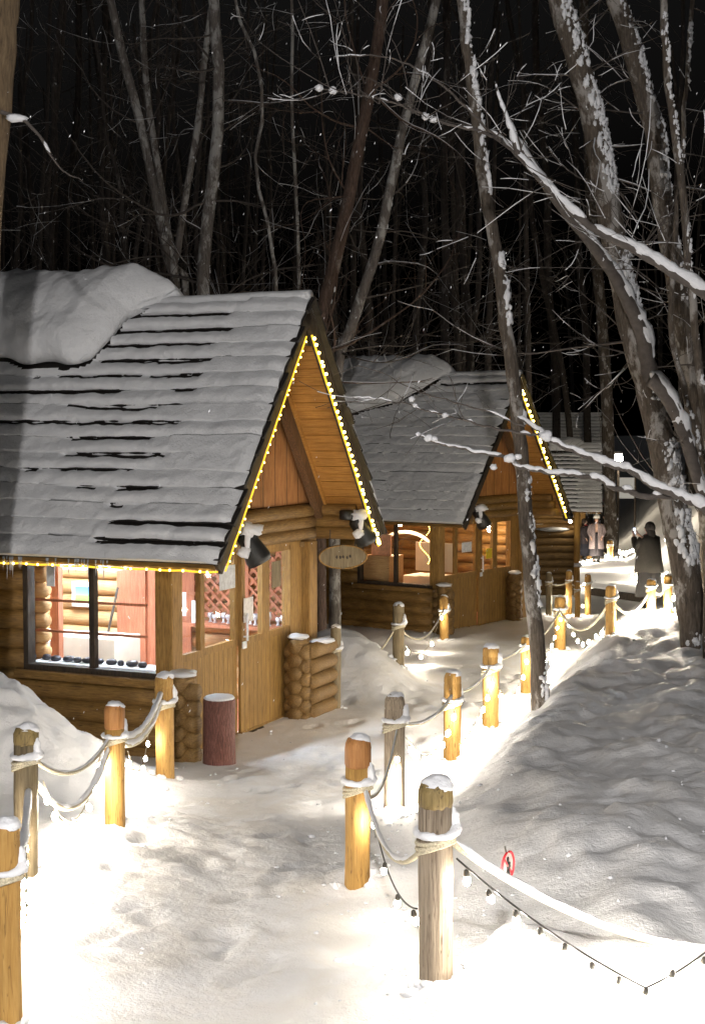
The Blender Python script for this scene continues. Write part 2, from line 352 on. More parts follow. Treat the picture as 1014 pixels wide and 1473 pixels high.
class Cab: pass
def make_cabin(name_label, O, theta, W=3.83, eh=1.91, rise=2.46, a=.65, b=.33, L=5.2, course=.195, seed=0,
               win=(.80, 2.22, .83, 1.87), mull=None, gapf=None, mass=None, detail=True, amp=1.0):
    rz = R(90) - theta
    c = thing('log_cabin', name_label, 'cabin', O, rz)
    cb = Cab(); cb.o = c; cb.W = W; cb.eh = eh; cb.rise = rise; cb.a = a; cb.b = b; cb.L = L
    m_y, m_x = M['log_y'], M['log_x']
    x0, x1, y0, y1 = b, W - b, a, L - .4
    zr = eh + rise
    # side wall towards the camera, logs stacked round the window opening
    w = MB()
    if win:
        wy0, wy1, wz0, wz1 = win
        log_wall(w, 1, x0 + .06, y0 + .1, y1, -.45, wz0 - .06)
        w.box((x0 + .02, wy1 + .05, wz0 - .10), (x0 + .1, y1, wz1 + .1))
        log_wall(w, 1, x0 + .06, wy1 + .06, y1, wz0 - .06, wz1)
        w.box((x0 + .02, y0, -.5), (x0 + .1, y1, wz0 - .05))
        log_wall(w, 1, x0 + .06, y0 + .1, y1, wz1 + .03, eh + .25, .08, .15)
    else:
        log_wall(w, 1, x0 + .06, y0 + .1, y1, -.45, eh + .2)
        w.box((x0 + .02, y0, -.5), (x0 + .1, y1, eh))
    w.build('wall', m_y, c, True)
    # far side and back walls
    w = MB(); w.box((x1 - .05, y0 + .05, -.5), (x1 + .03, y1, eh + .25)); log_wall(w, 1, x1 - .0, y0 + .1, y1, -.45, eh + .2); w.build('wall', m_y, c, True)
    w = MB(); w.box((x0 + .1, y1 - .04, -.5), (x1 - .06, y1 + .03, eh + .3)); log_wall(w, 0, y1 + .04, x0 + .1, x1 - .1, -.45, eh + .4); w.build('wall', m_x, c, True)
    g = MB(); g.add([(x0 - .1, y1 + .02, eh + .2), (x1 + .1, y1 + .02, eh + .2), (W / 2, y1 + .02, zr - .12), (x0 - .1, y1 + .08, eh + .2), (x1 + .1, y1 + .08, eh + .2), (W / 2, y1 + .08, zr - .12)],
                    [(0, 2, 1), (3, 4, 5), (0, 1, 4, 3), (1, 2, 5, 4), (2, 0, 3, 5)]); g.build('gable', M['gable'], c)
    # front gable wall above the beams
    zb = eh + .36
    f = lambda z: (z - eh) / rise * W / 2
    g = MB(); xa = f(zb) + .10; 
    g.add([(xa, y0 + .03, zb), (W - xa, y0 + .03, zb), (W / 2, y0 + .03, zr - .16), (xa, y0 + .10, zb), (W - xa, y0 + .10, zb), (W / 2, y0 + .10, zr - .16)],
          [(0, 1, 2), (3, 5, 4), (0, 3, 4, 1), (1, 4, 5, 2), (2, 5, 3, 0)])
    g.build('gable', M['gable'], c)
    # crossing beams over the door, and the wall plates that run forward under the eaves
    for k, z in enumerate((eh + .03, eh + .155, eh + .28)):
        q = MB(); n = 10
        pts = np.stack([np.linspace(x0 + .05, x1 + .02, n), np.full(n, y0 + .02), np.full(n, z)], 1); q.tube(pts, .072, 12, True, .01)
        q.build('beam', m_x, c, True)
        for xx, s_ in ((x0 + .05, 1), (x1 - .05, -1)):
            q = MB(); ys = np.linspace(.06 + .05 * k, y0 + .35, n); pts = np.stack([np.full(n, xx), ys, np.full(n, z)], 1)
            q.tube(pts, .070, 12, True, .01); q.build('wall_plate', m_y, c, True)
    # tall gable strut behind the left rake
    q = MB(); q.beam((x0 + .36, y0 - .05, eh + .3), (x0 + .36, y0 - .05, eh + .80), .07, .07, (0, 1, 0)); q.build('strut', M['postw'], c)
    # corner posts
    for (px_, py_, w_, d_) in ((x0 - .03, y0 - .03, .19, .19), (x1 - .38, y0 - .09, .20, .15)):
        q = MB(); q.box((px_, py_, -.45), (px_ + w_, py_ + d_, eh - .05)); o = q.build('corner_post', M['postw'], c)
        bv = o.modifiers.new('bevel', 'BEVEL'); bv.width = .015; bv.segments = 2
    # front wall: posts, rails and boarded lower panels
    gl = [(.53, .90), (1.03, 1.64), (1.79, 2.17), (2.33, 2.81)]
    zt = eh - .06; zs = .97
    q = MB()
    for u0, u1 in ((.49, .53), (2.81, 3.10)): q.box((u0, y0 + .0, 0), (u1, y0 + .10, zt + .02))
    q.box((.53, y0 + .003, zt - .01), (2.81, y0 + .097, zt + .03)); q.box((x1 - .2, y0 + .01, -.4), (x1 - .0, y0 + .09, eh))
    q.build('door_frame', M['postw'], c)
    def leaf(nm, u0, u1, wins, yo, handle=None):
        d = MB(); d.box((u0, y0 + yo + .012, .02), (u1, y0 + yo + .04, zs - .07)); dd = d.build(nm, M['panel'], c)
        r_ = MB(); r_.box((u0, y0 + yo, zs - .07), (u1, y0 + yo + .05, zs)); r_.box((u0, y0 + yo + .001, zt - .06), (u1, y0 + yo + .049, zt - .01))
        r_.box((u0, y0 + yo - .002, .0), (u1, y0 + yo + .048, .02))
        e = [u0] + [k for w_ in wins for k in w_] + [u1]
        for i in range(0, len(e), 2):
            if e[i + 1] - e[i] > .005: r_.box((e[i], y0 + yo - .003, zs), (e[i + 1], y0 + yo + .053, zt - .06))
        r_.build('rail', M['postw'], dd)
        p_ = MB()
        for w_ in wins: p_.add([(w_[0], y0 + yo + .025, zs), (w_[1], y0 + yo + .025, zs), (w_[1], y0 + yo + .025, zt - .06), (w_[0], y0 + yo + .025, zt - .06)], [(0, 1, 2, 3)])
        p_.build('pane', M['glass'], dd)
        if handle:
            h = MB(); h.tube([(handle, y0 + yo - .045, zs - .02), (handle, y0 + yo - .045, zs + .26)], .013, 8)
            for z in (.02, .22): h.tube([(handle, y0 + yo, zs + z), (handle, y0 + yo - .045, zs + z)], .009, 6)
            h.box((handle - .035, y0 + yo - .02, zs - .10), (handle + .035, y0 + yo - .003, zs - .03))
            h.build('handle', M['white'], dd)
        return dd
    leaf('fixed_panel', .53, .97, [gl[0]], .02)
    leaf('door', .975, 1.71, [gl[1]], .05)
    leaf('door', 1.715, 2.81, gl[2:], .01, handle=1.755)
    q = MB(); q.box((.5, y0 - .04, -.06), (2.9, y0 + .1, .0)); q.build('threshold', M['dark'], c)
    # side window
    if win:
        q = MB(); t = .055
        q.box((x0 - .03, wy0 - t, wz0 - t), (x0 + .09, wy1 + t, wz0)); q.box((x0 - .03, wy0 - t, wz1), (x0 + .09, wy1 + t, wz1 + t))
        q.box((x0 - .028, wy0 - t, wz0), (x0 + .088, wy0, wz1)); q.box((x0 - .028, wy1, wz0), (x0 + .088, wy1 + t, wz1))
        my = mull if mull else (wy0 + wy1) / 2
        q.box((x0 - .01, my - .028, wz0), (x0 + .06, my + .028, wz1)); wf = q.build('window_frame', M['dark'], c)
        q = MB(); q.add([(x0 + .025, wy0, wz0), (x0 + .025, wy0, wz1), (x0 + .025, wy1, wz1), (x0 + .025, wy1, wz0)], [(0, 1, 2, 3)]); q.build('pane', M['glass'], wf)
        q = MB(); q.beam((x0 - .05, wy0 - .1, wz0 - .09), (x0 - .05, wy1 + .12, wz0 - .09), .09, .075); q.build('sill', M['log_y'], wf)
    # ---------------- roof
    Sl = math.hypot(W / 2, rise); ap = np.array([W / 2, 0, zr])
    dirs = {-1: np.array([-W / 2, 0, -rise]) / Sl, 1: np.array([W / 2, 0, -rise]) / Sl}
    nrm = {-1: np.array([-rise, 0, W / 2]) / Sl, 1: np.array([rise, 0, W / 2]) / Sl}
    Y = np.array([0, 1.0, 0])
    def rp(sd, s_, r_, h_=0): return ap + dirs[sd] * r_ + Y * s_ + nrm[sd] * h_
    rf = MB()
    for sd in (-1, 1):
        v = [rp(sd, s_, r_, h_) for h_ in (-.055, -.002) for s_, r_ in ((.0, .0), (L, .0), (L, Sl), (.0, Sl))]
        rf.add(v, [(0, 1, 2, 3), (7, 6, 5, 4), (0, 4, 5, 1), (1, 5, 6, 2), (2, 6, 7, 3), (3, 7, 4, 0)])
    roof = rf.build('roof', M['dark'], c); cb.roof = roof
    sh = MB(); ncr = int(round(Sl / course)); cr = Sl / ncr
    for sd in (-1, 1):
        for k in range(ncr):
            s = -.02
            e0 = -.035 - .04 * random.random()
            segs = [(e0, 1.2), (1.2, 2.5), (2.5, 3.9), (3.9, L)]
            for q0, q1 in segs:
                j = .012 * random.random(); r0, r1 = k * cr - .02, (k + 1) * cr + .012 * random.random()
                v = [rp(sd, s_, r_, h_) for (s_, r_, h_) in ((q0, r0, .0), (q1, r0, .0), (q1, r1, .0), (q0, r1, .0), (q0, r0, .004), (q1, r0, .004), (q1, r1, .038 + j), (q0, r1, .038 + j))]
                sh.add(v, [(0, 3, 2, 1), (4, 5, 6, 7), (0, 1, 5, 4), (1, 2, 6, 5), (2, 3, 7, 6), (3, 0, 4, 7)])
    sh.build('shingles', M['shingle'], roof)
    # soffit boards run along the ridge under the front overhang; rafters; barge boards
    sf = MB(); nb = int(Sl / .105)
    for sd in (-1, 1):
        for k in range(nb):
            r0 = .04 + k * Sl / nb; r1 = r0 + Sl / nb - .007
            if r1 > Sl - .02: break
            v = [rp(sd, s_, r_, h_) for h_ in (-.078 - .004 * (k % 2), -.058) for s_, r_ in ((.045, r0), (a + .04, r0), (a + .04, r1), (.045, r1))]
            sf.add(v, [(0, 1, 2, 3), (7, 6, 5, 4), (0, 4, 5, 1), (1, 5, 6, 2), (2, 6, 7, 3), (3, 7, 4, 0)])
    sf.build('soffit', M['soffit'], roof)
    for sd in (-1, 1):
        q = MB(); q.beam(rp(sd, .02, .02, -.10), rp(sd, .02, Sl + .01, -.10), .035, .135, nrm[sd]); q.build('barge_board', M['dark'] if sd > 0 else M['dark'], roof)
        q = MB(); q.beam(rp(sd, a - .07, .15, -.16), rp(sd, a - .07, Sl - .40, -.16), .09, .15, nrm[sd]); q.build('rafter', M['darkbeam'], roof)
        q = MB(); q.beam(rp(sd, a - .135, .15, -.10), rp(sd, a - .135, Sl - .40, -.10), .03, .04, nrm[sd]); q.build('batten', M['soffit'], roof)
        q = MB(); q.beam(rp(sd, .03, Sl - .01, -.05), rp(sd, L, Sl - .01, -.05), .10, .03, nrm[sd]); q.build('fascia', M['log_y'], roof)
    q = MB(); q.add([rp(-1, .052, .1, -.1), rp(-1, .052, .50, -.1), rp(1, .052, .50, -.1), rp(-1, .075, .1, -.1), rp(-1, .075, .50, -.1), rp(1, .075, .50, -.1)], [(0, 1, 2), (3, 5, 4), (0, 3, 4, 1), (1, 4, 5, 2), (2, 5, 3, 0)]); q.build('apex_board', M['dark'], roof)
    # snow between the shingle courses on the camera-side slope
    ss = np.arange(-.035, L + .01, .034); fr = [0, .05, .19, .34, .5, .66, .80, .90, .97]
    rr = np.array([(k + q_) * cr for k in range(ncr) for q_ in fr] + [Sl + .015]); ff = np.array([q_ for k in range(ncr) for q_ in fr] + [1.0]); kk = np.array([k for k in range(ncr) for q_ in fr] + [ncr - 1])
    SS, RR = np.meshgrid(ss, rr); FF = np.repeat(ff[:, None], len(ss), 1); KK = np.repeat(kk[:, None], len(ss), 1)
    opn = np.zeros_like(SS)
    if gapf is not None: opn = gapf(SS, RR, KK)
    prev = np.where(FF < .5, KK - 1, KK)
    opl = gapf(SS, (prev + 1) * cr, prev) if gapf is not None else opn      # is the butt above/below this row bare
    # wavy edge of each exposed butt
    th = .055 + .026 * fbm(SS * .9, RR * 1.6, seed + 1, 3) + .014 * fbm(SS * 4, RR * 5, seed + 2, 3) + .008 * fbm(SS * 14, RR * 14, seed + 22, 2)
    soft = np.clip(.46 + 1.1 * fbm(SS * .8, KK * 1.9, seed + 3, 2) + .5 * (opl > -.15), .15, 1) * amp
    th = th + .010 * np.sin(FF * math.pi) * soft
    mo = sst(-.12, .08, opl)
    prof_ = FF * (1 - (1 - mo) * sst(.62, 1.0, FF) * .97)
    hgt = .036 * prof_ * soft + .014 * (1 - soft) + th
    mo = sst(-.12, .08, opl)
    hgt = hgt - mo * (.028 * sst(.8, 1, FF) + .040 * (1 - sst(.0, .5, FF)))
    hgt = hgt + .02 * sst(.12, .0, np.abs(SS + .035)) * -1.5
    RW = RR + .022 * fbm(SS * 9, KK * 7.3, seed + 4, 3) * mo + .022 * fbm(SS * .7, KK * 2.3 + FF * .4, seed + 14, 2) * (RR > .1) * (RR < Sl - .1) + .02 * sst(.85, 1, FF) * (1 - mo)
    if mass:
        s0f, r1f, Hm = mass
        e = np.minimum(SS - s0f(RR), r1f(SS) - RR)
        skirt = (e > -.10 - .05 * fbm(SS * 4, RR * 4, seed + 9, 2)) & (RR > .12)
    else: skirt = np.zeros_like(SS, bool)
    pos = ap + dirs[-1] * RW[..., None] + Y * SS[..., None] + nrm[-1] * hgt[..., None]
    nr, nc = SS.shape; F_ = []
    dead = ((opl > .0) & (FF < np.minimum(.30, .05 + .55 * opl))) | skirt
    for i in range(nr - 1):
        for j in range(nc - 1):
            if dead[i, j] and dead[i, j + 1] and (FF[i, 0] < .31 or skirt[i, j]): continue
            o_ = i * nc + j; F_.append((o_, o_ + nc, o_ + nc + 1, o_ + 1))
    q = MB(); q.add(pos.reshape(-1, 3), F_)
    # front lip and eave lip so the sheet has thickness
    fl = pos[:, 0]; q.grid(np.stack([fl, fl - nrm[-1] * (hgt[:, 0] * .8)[:, None] + Y * .02], 1))
    el = pos[-1]; q.grid(np.stack([el - nrm[-1] * (hgt[-1] * .9)[:, None] - dirs[-1] * .02, el], 1))
    q.build('snow', M['snow_roof'], roof, True)
    # far slope snow and ridge cap
    ss2 = np.arange(-.02, L + .01, .12); r2 = np.linspace(0, Sl + .02, 24); A, B = np.meshgrid(ss2, r2)
    hh = .075 + .02 * fbm(A, B, seed + 5, 2)
    pos = ap + dirs[1] * B[..., None] + Y * A[..., None] + nrm[1] * hh[..., None]; q = MB(); q.grid(pos[:, ::-1])
    fl = pos[:, 0]; q.grid(np.stack([fl, fl - nrm[1] * .07 + Y * .02], 1))
    k = 50; yy = np.linspace(-.02, L, k); pts = np.stack([np.full(k, W / 2), yy, zr + .015 + .01 * fbm(yy * 2, yy * 0, seed + 6)], 1); q.tube(pts, .07, 10)
    q.build('snow', M['snow_roof'], roof, True)
    if mass:
        nq, npp = 80, 110; rtop = -.75
        Q, Pp = np.meshgrid(np.linspace(0, 1, nq) , np.linspace(0, 1, npp) ** 1.6, indexing='ij')
        r1a = r1f(np.full(1, L))[0]
        rG = rtop + Q * (1.5 - rtop)
        # rows follow the lower edge r1(s)
        rG = rtop + Q * (.8 - rtop)
        for _ in range(6):
            s_t = s0f(rG); sG = s_t + Pp * (L + .02 - s_t); rG = .5 * rG + .5 * (rtop + (Q ** .85) * (r1f(sG) - rtop))
        ds_ = (sG - s0f(rG)) ; dr_ = np.minimum((r1f(sG) - rG), (rG - rtop) * .8)
        wd = .34
        ea = np.clip(ds_ / (wd * 1.5), 0, 1); eb = np.clip(dr_ / wd, 0, 1)
        hh = Hm * np.sqrt(np.clip(1 - (1 - ea) ** 2.4, 0, 1)) * np.sqrt(np.clip(1 - (1 - eb) ** 2.4, 0, 1))
        hh = hh * (1 + .18 * fbm(sG * 1.4, rG * 1.6, seed + 7, 3)) + .045 * fbm(sG * 4, rG * 4, seed + 8, 4) * (hh > .05) - .05 * np.abs(fbm(sG * 2.2, rG * 2.6, seed + 18, 2)) * (hh > .1) + .05
        wgt = np.clip(rG / .45, -1, 1)[..., None]
        nn = nrm[-1] * np.clip(.5 + wgt / 2, 0, 1) + nrm[1] * np.clip(.5 - wgt / 2, 0, 1); nn = nn / np.linalg.norm(nn, axis=-1)[..., None]
        dd = np.where(rG[..., None] >= 0, dirs[-1] * rG[..., None], dirs[1] * (-rG)[..., None])
        bulge = (.07 * np.sin(np.clip(hh / Hm, 0, 1) * math.pi))
        pos = ap + dd + Y * (sG - bulge * (ea < .9))[..., None] + nn * hh[..., None] + (dirs[-1] * (bulge * (eb < .9) * (rG > 0))[..., None])
        q = MB(); q.grid(pos)
        q.build('snow_mass', M['snow_roof'], roof, True, label='deep rounded slab of old snow')
    cb.rp = rp; cb.Sl = Sl; cb.nrm = nrm; cb.dirs = dirs
    # floor
    q = MB(); q.box((x0 + .1, y0 + .1, -.12), (x1 - .06, y1 - .05, 0)); q.build('floor', M['redwood'], c)
    q = MB(); q.box((x0 + .02, y0 + .10, eh + .12), (x1 - .03, y1 - .04, eh + .17)); q.build('ceiling', M['interior'], c)
    if detail:
        # low porch walls of stacked log ends each side of the door
        for (cx, n, jt) in ((x0 - .12, 6, .34), (2.72, 6, .26)):
            q = MB()
            for k in range(n):
                z = -.02 + k * .145; pts = np.stack([np.full(6, cx), np.linspace(y0 - jt, y0 + .0, 6), np.full(6, z)], 1)
                q.tube(pts, .082, 12, True, .02)
                pts = np.stack([np.linspace(cx - .13, cx + .13, 6), np.full(6, y0 - jt * .55), np.full(6, z + .07)], 1)
                q.tube(pts, .074, 12, True, .02)
            o = q.build('porch_wall', M['log_x'], c, True)
            s_ = MB(); s_.blob((cx, y0 - jt * .55, n * .145 + .0), (.12, jt * .42, .035), 14, 6, .35); s_.build('snow_cap', M['snow'], o, True)
    CABS.append((O, rz, x0 - .02, x1, y0 - .02, y1))
    return cb

def rope_light(cb, label, pts, spacing, r_led, mat_led, off=(0, 0, 0), tube_r=.012, name='rope_light', outw='y', cat='string lights'):
    """glowing tube with small lamps; pts in the cabin's frame, converted to world"""
    mw = np.array(parent_matrix(cb.o)); pts = np.asarray(pts, float) @ mw[:3, :3].T + mw[:3, 3]
    o = thing(name, label, cat, pts[0], 0, 'lights along the cabin eaves')
    seg = np.linalg.norm(np.diff(pts, axis=0), axis=1); cum = np.concatenate([[0], np.cumsum(seg)])
    def at(d): return np.array([np.interp(d, cum, pts[:, i]) for i in range(3)])
    n = max(2, int(cum[-1] / .06)); q = MB(); pp = np.array([at(d) for d in np.linspace(0, cum[-1], n)]); pp[:, 2] -= .008 * np.abs(np.sin(np.linspace(0, cum[-1] / .35 * math.pi, n)))
    q.tube(pp, tube_r, 6); q.build('light_tube', M['tube'], o, True, world=True)
    b0 = MB(); b0.blob((0, 0, 0), r_led, 6, 4, 0); first = None
    front = -mw[:3, 1] if outw == 'y' else -mw[:3, 0]; front = front / np.linalg.norm(front)
    for i in range(min(96, int(cum[-1] / spacing))):
        d = (i + .5) * spacing * 1.0 + random.uniform(-.3, .3) * spacing
        p = at(d) - pts[0] + np.array([0, 0, -.004]) + (RNG.random(3) - .5) * .006 + np.array(off) + front * (tube_r + r_led * .5)
        if first is None: bb = b0.build('bulb', mat_led, o, True); first = bb
        else: bb = first.copy(); COL.objects.link(bb); bb.parent = o
        bb.location = tuple(p)
    return o

# cabin one
th1 = R(23.5)
O1 = (-.0961 * 12.43, 12.43, .04)
def gap1(s, r, k):
    m = fbm(s * 1.15 + k * 5.7, k * 3.3 + s * .2, 77, 2) * .75 + .1 * fbm(s * 9, k * 5., 78, 2)
    m = m + .30 * np.exp(-((s - 1.55) / .95) ** 2) + .16 * np.exp(-((s - 3.1) / .6) ** 2) - .10
    m = m - .9 * sst(1.0, .55, s) * (r < 2.55) - .35 * sst(2.3, 2.6, s) * sst(1.2, 2.0, r)
    m = m + .75 * (r > 2.62) * (s < 1.25) * (r < 3.05) - .5 * (r > 2.3) * (s > 1.3)
    m = m + .5 * (r < .45) * (s > .6)
    return m
cab1 = make_cabin('nearest log cabin with lit interior, snowy shingle roof and amber-lit gable', O1, th1, gapf=gap1, seed=3,
                  mass=(lambda r: np.interp(r, [-.8, 0, .12, .25, .7, .9], [1.42, 1.56, 1.80, 2.0, 2.2, 2.35]), lambda s: .74 + .05 * np.sin(s * 3) + .03 * np.sin(s * 11), .37))
# cabin two
A2 = (.0771 * 23, 23, 0)
def gap2(s, r, k):
    return fbm(s * 1.2 + k * 4.1, k * 2.7, 87, 2) * .6 - .62 + .9 * (r < .35) * (s < 1.5) * (s > .12)
cab2 = make_cabin('second log cabin down the path with plain snowy roof and dim warm windows', (A2[0], A2[1], -.30), R(35), gapf=gap2, seed=13, amp=.30,
                  mass=(lambda r: np.interp(r, [-.8, 0, .3, .8], [1.3, 1.42, 1.75, 2.6]), lambda s: np.interp(s, [1.5, 3.2, 6], [.32, .85, .95]), .36))
# cabin three
A3 = (.1746 * 52.5, 52.5)
def gap3(s, r, k):
    return .35 + .5 * fbm(s * 1.2 + k * 4.1, k * 2.7, 97, 2) - .9 * sst(1.0, .6, s)
cab3 = make_cabin('third small cabin beyond the second, ridged snow on its low roof', (A3[0], A3[1], -1.77), R(9), L=5.0, amp=1.4, gapf=gap3, seed=23, win=None, course=.20,
                  mass=(lambda r: np.interp(r, [-.8, 0, .4], [.6, .7, 1.2]), lambda s: .3 + 0 * s, .25))
# cabin four, far behind
cab4 = make_cabin('farthest dark cabin roof showing between the trunks', (11.9, 68, -.35), R(8), W=3.8, eh=1.9, rise=2.4, L=5.0, gapf=None, seed=33, win=None, course=.2, detail=False)

# lights on cabin one
def rake_pts(cb, sd, d0, d1, h, n=20, y=-.02):
    return [cb.rp(sd, y, r_, h) for r_ in np.linspace(d0, d1, n)]
rope_light(cab1, 'thin amber rope light up the left rake of the nearest cabin', rake_pts(cab1, -1, .36, cab1.Sl - .02, -.155), .10, .0085, M['led'], tube_r=.009)
rope_light(cab1, 'bright dotted amber lights down the right rake of the nearest cabin', rake_pts(cab1, 1, .30, cab1.Sl - .0, -.20, y=-.02), .088, .0165, M['led_big'], tube_r=.012)
e1 = [cab1.rp(-1, s_, cab1.Sl + .045, -.075) for s_ in np.linspace(.0, 4.9, 30)]
rope_light(cab1, 'amber rope light along the icicled eave over the shop window', e1, .13, .011, M['led'], tube_r=.010, outw='x')
rope_light(cab2, 'dotted amber lights down the right rake of the second cabin', rake_pts(cab2, 1, .16, cab2.Sl - .02, -.16), .105, .024, M['led_big'], tube_r=.014)
# icicles on cabin one eave
def icicles(cb, s0, s1, n, lmin, lmax):
    first = None
    for i in range(n):
        s_ = random.uniform(s0, s1); l = random.uniform(lmin, lmax) * random.uniform(.5, 1)
        q = MB(); q.lathe([(.009, .0), (.006, -l * .5), (.0008, -l)], 5); o = q.build('icicle', M['ice'], cb.roof, True)
        o.location = tuple(cb.rp(-1, s_, cb.Sl + .008, -.02))
m_, nt_, b_ = newmat('ice'); b_.inputs['Base Color'].default_value = (.85, .88, .9, 1); b_.inputs['Transmission Weight'].default_value = .6; b_.inputs['Roughness'].default_value = .12; M['ice'] = m_
icicles(cab1, 1.0, 4.7, 72, .06, .24)
icicles(cab3, .1, 3.0, 26, .05, .16)

# ---------------- indoors, cabin one
c1 = cab1.o; mw1 = np.array(parent_matrix(c1))
def wpt(cb, p):
    mw = np.array(parent_matrix(cb.o)); return mw[:3, :3] @ np.array(p, float) + mw[:3, 3]
x1i = cab1.W - cab1.b - .06; y1i = cab1.L - .45
q = MB(); log_wall(q, 1, x1i - .02, .8, y1i, .0, 2.1, .10, .185); q.box((x1i - .03, .78, 0), (x1i + .0, y1i, 2.0)); q.build('inner_wall', M['interior'], c1, True)
q = MB(); log_wall(q, 0, y1i - .05, .5, x1i, .0, 2.1, .10, .185); q.build('inner_wall', M['interior'], c1, True)
# red boarding with battens between the lattice and the log part
ya = hit(c1, 170, 860, 0, x1i - .14)[1]; yb = hit(c1, 215, 860, 0, x1i - .14)[1]
q = MB(); q.box((x1i - .16, 2.15, 0), (x1i - .13, ya, 2.05))
for k in range(3): q.box((x1i - .185, 2.3 + k * .22, 0), (x1i - .158, 2.34 + k * .22, 2.05))
q.build('board_panel', M['redwood'], c1)
q = MB(); q.box((.55, 3.25, 0), (.62, 3.32, 2.0)); q.build('inner_post', M['redwood'], c1)
# lattice panel behind the door windows
def lattice(y0, y1, z0, z1, x):
    q = MB(); st = .125; w_ = .032
    q.box((x - .02, y0, z0), (x + .02, y0 + .05, z1)); q.box((x - .02, y1 - .05, z0), (x + .02, y1, z1)); q.box((x - .019, y0 + .05, z0), (x + .019, y1 - .05, z0 + .05))
    for sgn, xo in ((1, -.008), (-1, .008)):
        k = y0 - (z1 - z0)
        while k < y1 + (z1 - z0):
            # line y = k + sgn*(z - z0) clipped to the panel
            za, zb_ = z0, z1; yaa = k if sgn > 0 else k; 
            pa = [yaa, z0]; pb = [yaa + sgn * (z1 - z0), z1]
            lo = 0.0; hi = 1.0; dy = pb[0] - pa[0]
            t0 = (y0 - pa[0]) / dy; t1 = (y1 - pa[0]) / dy
            lo = max(lo, min(t0, t1)); hi = min(hi, max(t0, t1))
            if hi - lo > .02:
                a_ = (x + xo, pa[0] + dy * lo, z0 + (z1 - z0) * lo); b__ = (x + xo, pa[0] + dy * hi, z0 + (z1 - z0) * hi)
                q.beam(a_, b__, .013, w_, (0, 1, 0) if False else (0, -sgn, 1))
            k += st
    return q
q = lattice(.78, 1.42, .95, 1.98, x1i - .20); lt = q.build('lattice_screen', M['redwood'], c1)
q = lattice(1.46, 2.12, .95, 1.98, x1i - .20); q.build('lattice_screen', M['redwood'], c1)
# display shelf and counter behind the doors, rods and ledge in the side window
q = MB(); q.box((x1i - .55, .80, .88), (x1i - .22, 2.1, .92)); q.build('shelf', M['redwood'], c1)
q = MB(); q.box((.75, 1.35, .0), (1.25, 2.3, .62)); q.box((.72, 1.32, .62), (1.28, 2.33, .66)); tag_counter = q.build('counter', M['cream'], c1)
q = MB(); q.box((1.9, 3.2, 0), (2.9, 4.2, .75)); q.build('counter', M['cream'], c1)
q = MB(); q.box((.44, .80, .79), (.72, 2.3, .83)); q.build('window_shelf', M['white'], c1)
hh_ = hit(c1, 66, 880, 0, .80); q = MB()
for k in range(9):
    z = .72 + k * .152
    q.tube([(.82, hh_[1] - .03, z), (.82, hh_[1], z), (.82, hh_[1] + .03, z), (.82, hh_[1] + .9, z)], [.045, .068, .078, .078], 14)
q.build('inner_wall', M['interior'], c1, True)
h2_ = hit(c1, 82, 880, 0, 1.0); q = MB(); q.box((.96, h2_[1] - .05, 0), (1.04, h2_[1] + .05, 2.0)); q.build('inner_post', M['redwood'], c1)
ha_ = hit(c1, 165, 822, 0, 2.2); hb_ = hit(c1, 72, 803, 0, 2.2)
q = MB(); q.box((2.2, min(ha_[1], hb_[1]), ha_[2]), (2.5, max(ha_[1], hb_[1]), ha_[2] + .22)); q.build('upper_cabinet', M['white'], c1)
ha_ = hit(c1, 165, 960, 0, 1.5); hb_ = hit(c1, 80, 915, 0, 1.5)
q = MB(); q.box((1.5, min(ha_[1], hb_[1]), 0), (2.0, max(ha_[1], hb_[1]), hb_[2])); q.build('counter', M['cream'], c1)
for z in (1.12, 1.42):
    q = MB(); q.tube([(.56, 1.05, z), (.56, 2.5, z)], .013, 8); q.build('rail', M['redwood'], c1, True)
# ceiling lamps (lit)
for (lx, ly) in ((1.5, 1.6), (1.3, 3.0), (2.6, 3.4)):
    t = thing('ceiling_lamp', {1.5: 'lit white ceiling lamp above the door side of the nearest cabin', 1.3: 'lit white ceiling lamp above the window shelf of the nearest cabin', 2.6: 'lit white ceiling lamp near the back wall of the nearest cabin'}[lx], 'lamp', wpt(cab1, (lx, ly, 1.98)), R(90) - th1)
    q = MB(); q.box((-.32, -.06, 0), (.32, .06, .04)); q.build('housing', M['white'], t)
    q = MB(); q.box((-.30, -.05, -.03), (.30, .05, -.001)); q.build('diffuser', M['lamp_in'], t)
# picture on the log wall
pa = hit(c1, 105, 838, 1, y1i - .2); 
h0 = hit(c1, 104, 872, 0, x1i - .17); h1 = hit(c1, 134, 838, 0, x1i - .17)
ym, zm = (h0[1] + h1[1]) / 2, (h0[2] + h1[2]) / 2; hw = abs(h1[1] - h0[1]) / 2; hz = abs(h1[2] - h0[2]) / 2
t = thing('picture', 'framed landscape picture in blue and green on the cabin back wall', 'picture', wpt(cab1, (x1i - .17, ym, zm)), R(90) - th1)
q = MB(); q.box((-.0, -hw, -hz), (.03, hw, hz)); q.build('frame', M['white'], t)
pm, nt, b = newmat('landscape_print'); tc = nd(nt, 'ShaderNodeTexCoord'); sp = nd(nt, 'ShaderNodeSeparateXYZ'); nt.links.new(tc.outputs['Generated'], sp.inputs[0])
nt.links.new(ramp(nt, sp.outputs['Z'], [(.0, (.25, .5, .12)), (.42, (.42, .62, .2)), (.55, (.3, .6, .6)), (1, (.12, .38, .75))]), b.inputs['Base Color'])
q = MB(); q.box((-.004, -hw * .66, -hz * .62), (-.001, hw * .66, hz * .62)); q.build('print', pm, t)
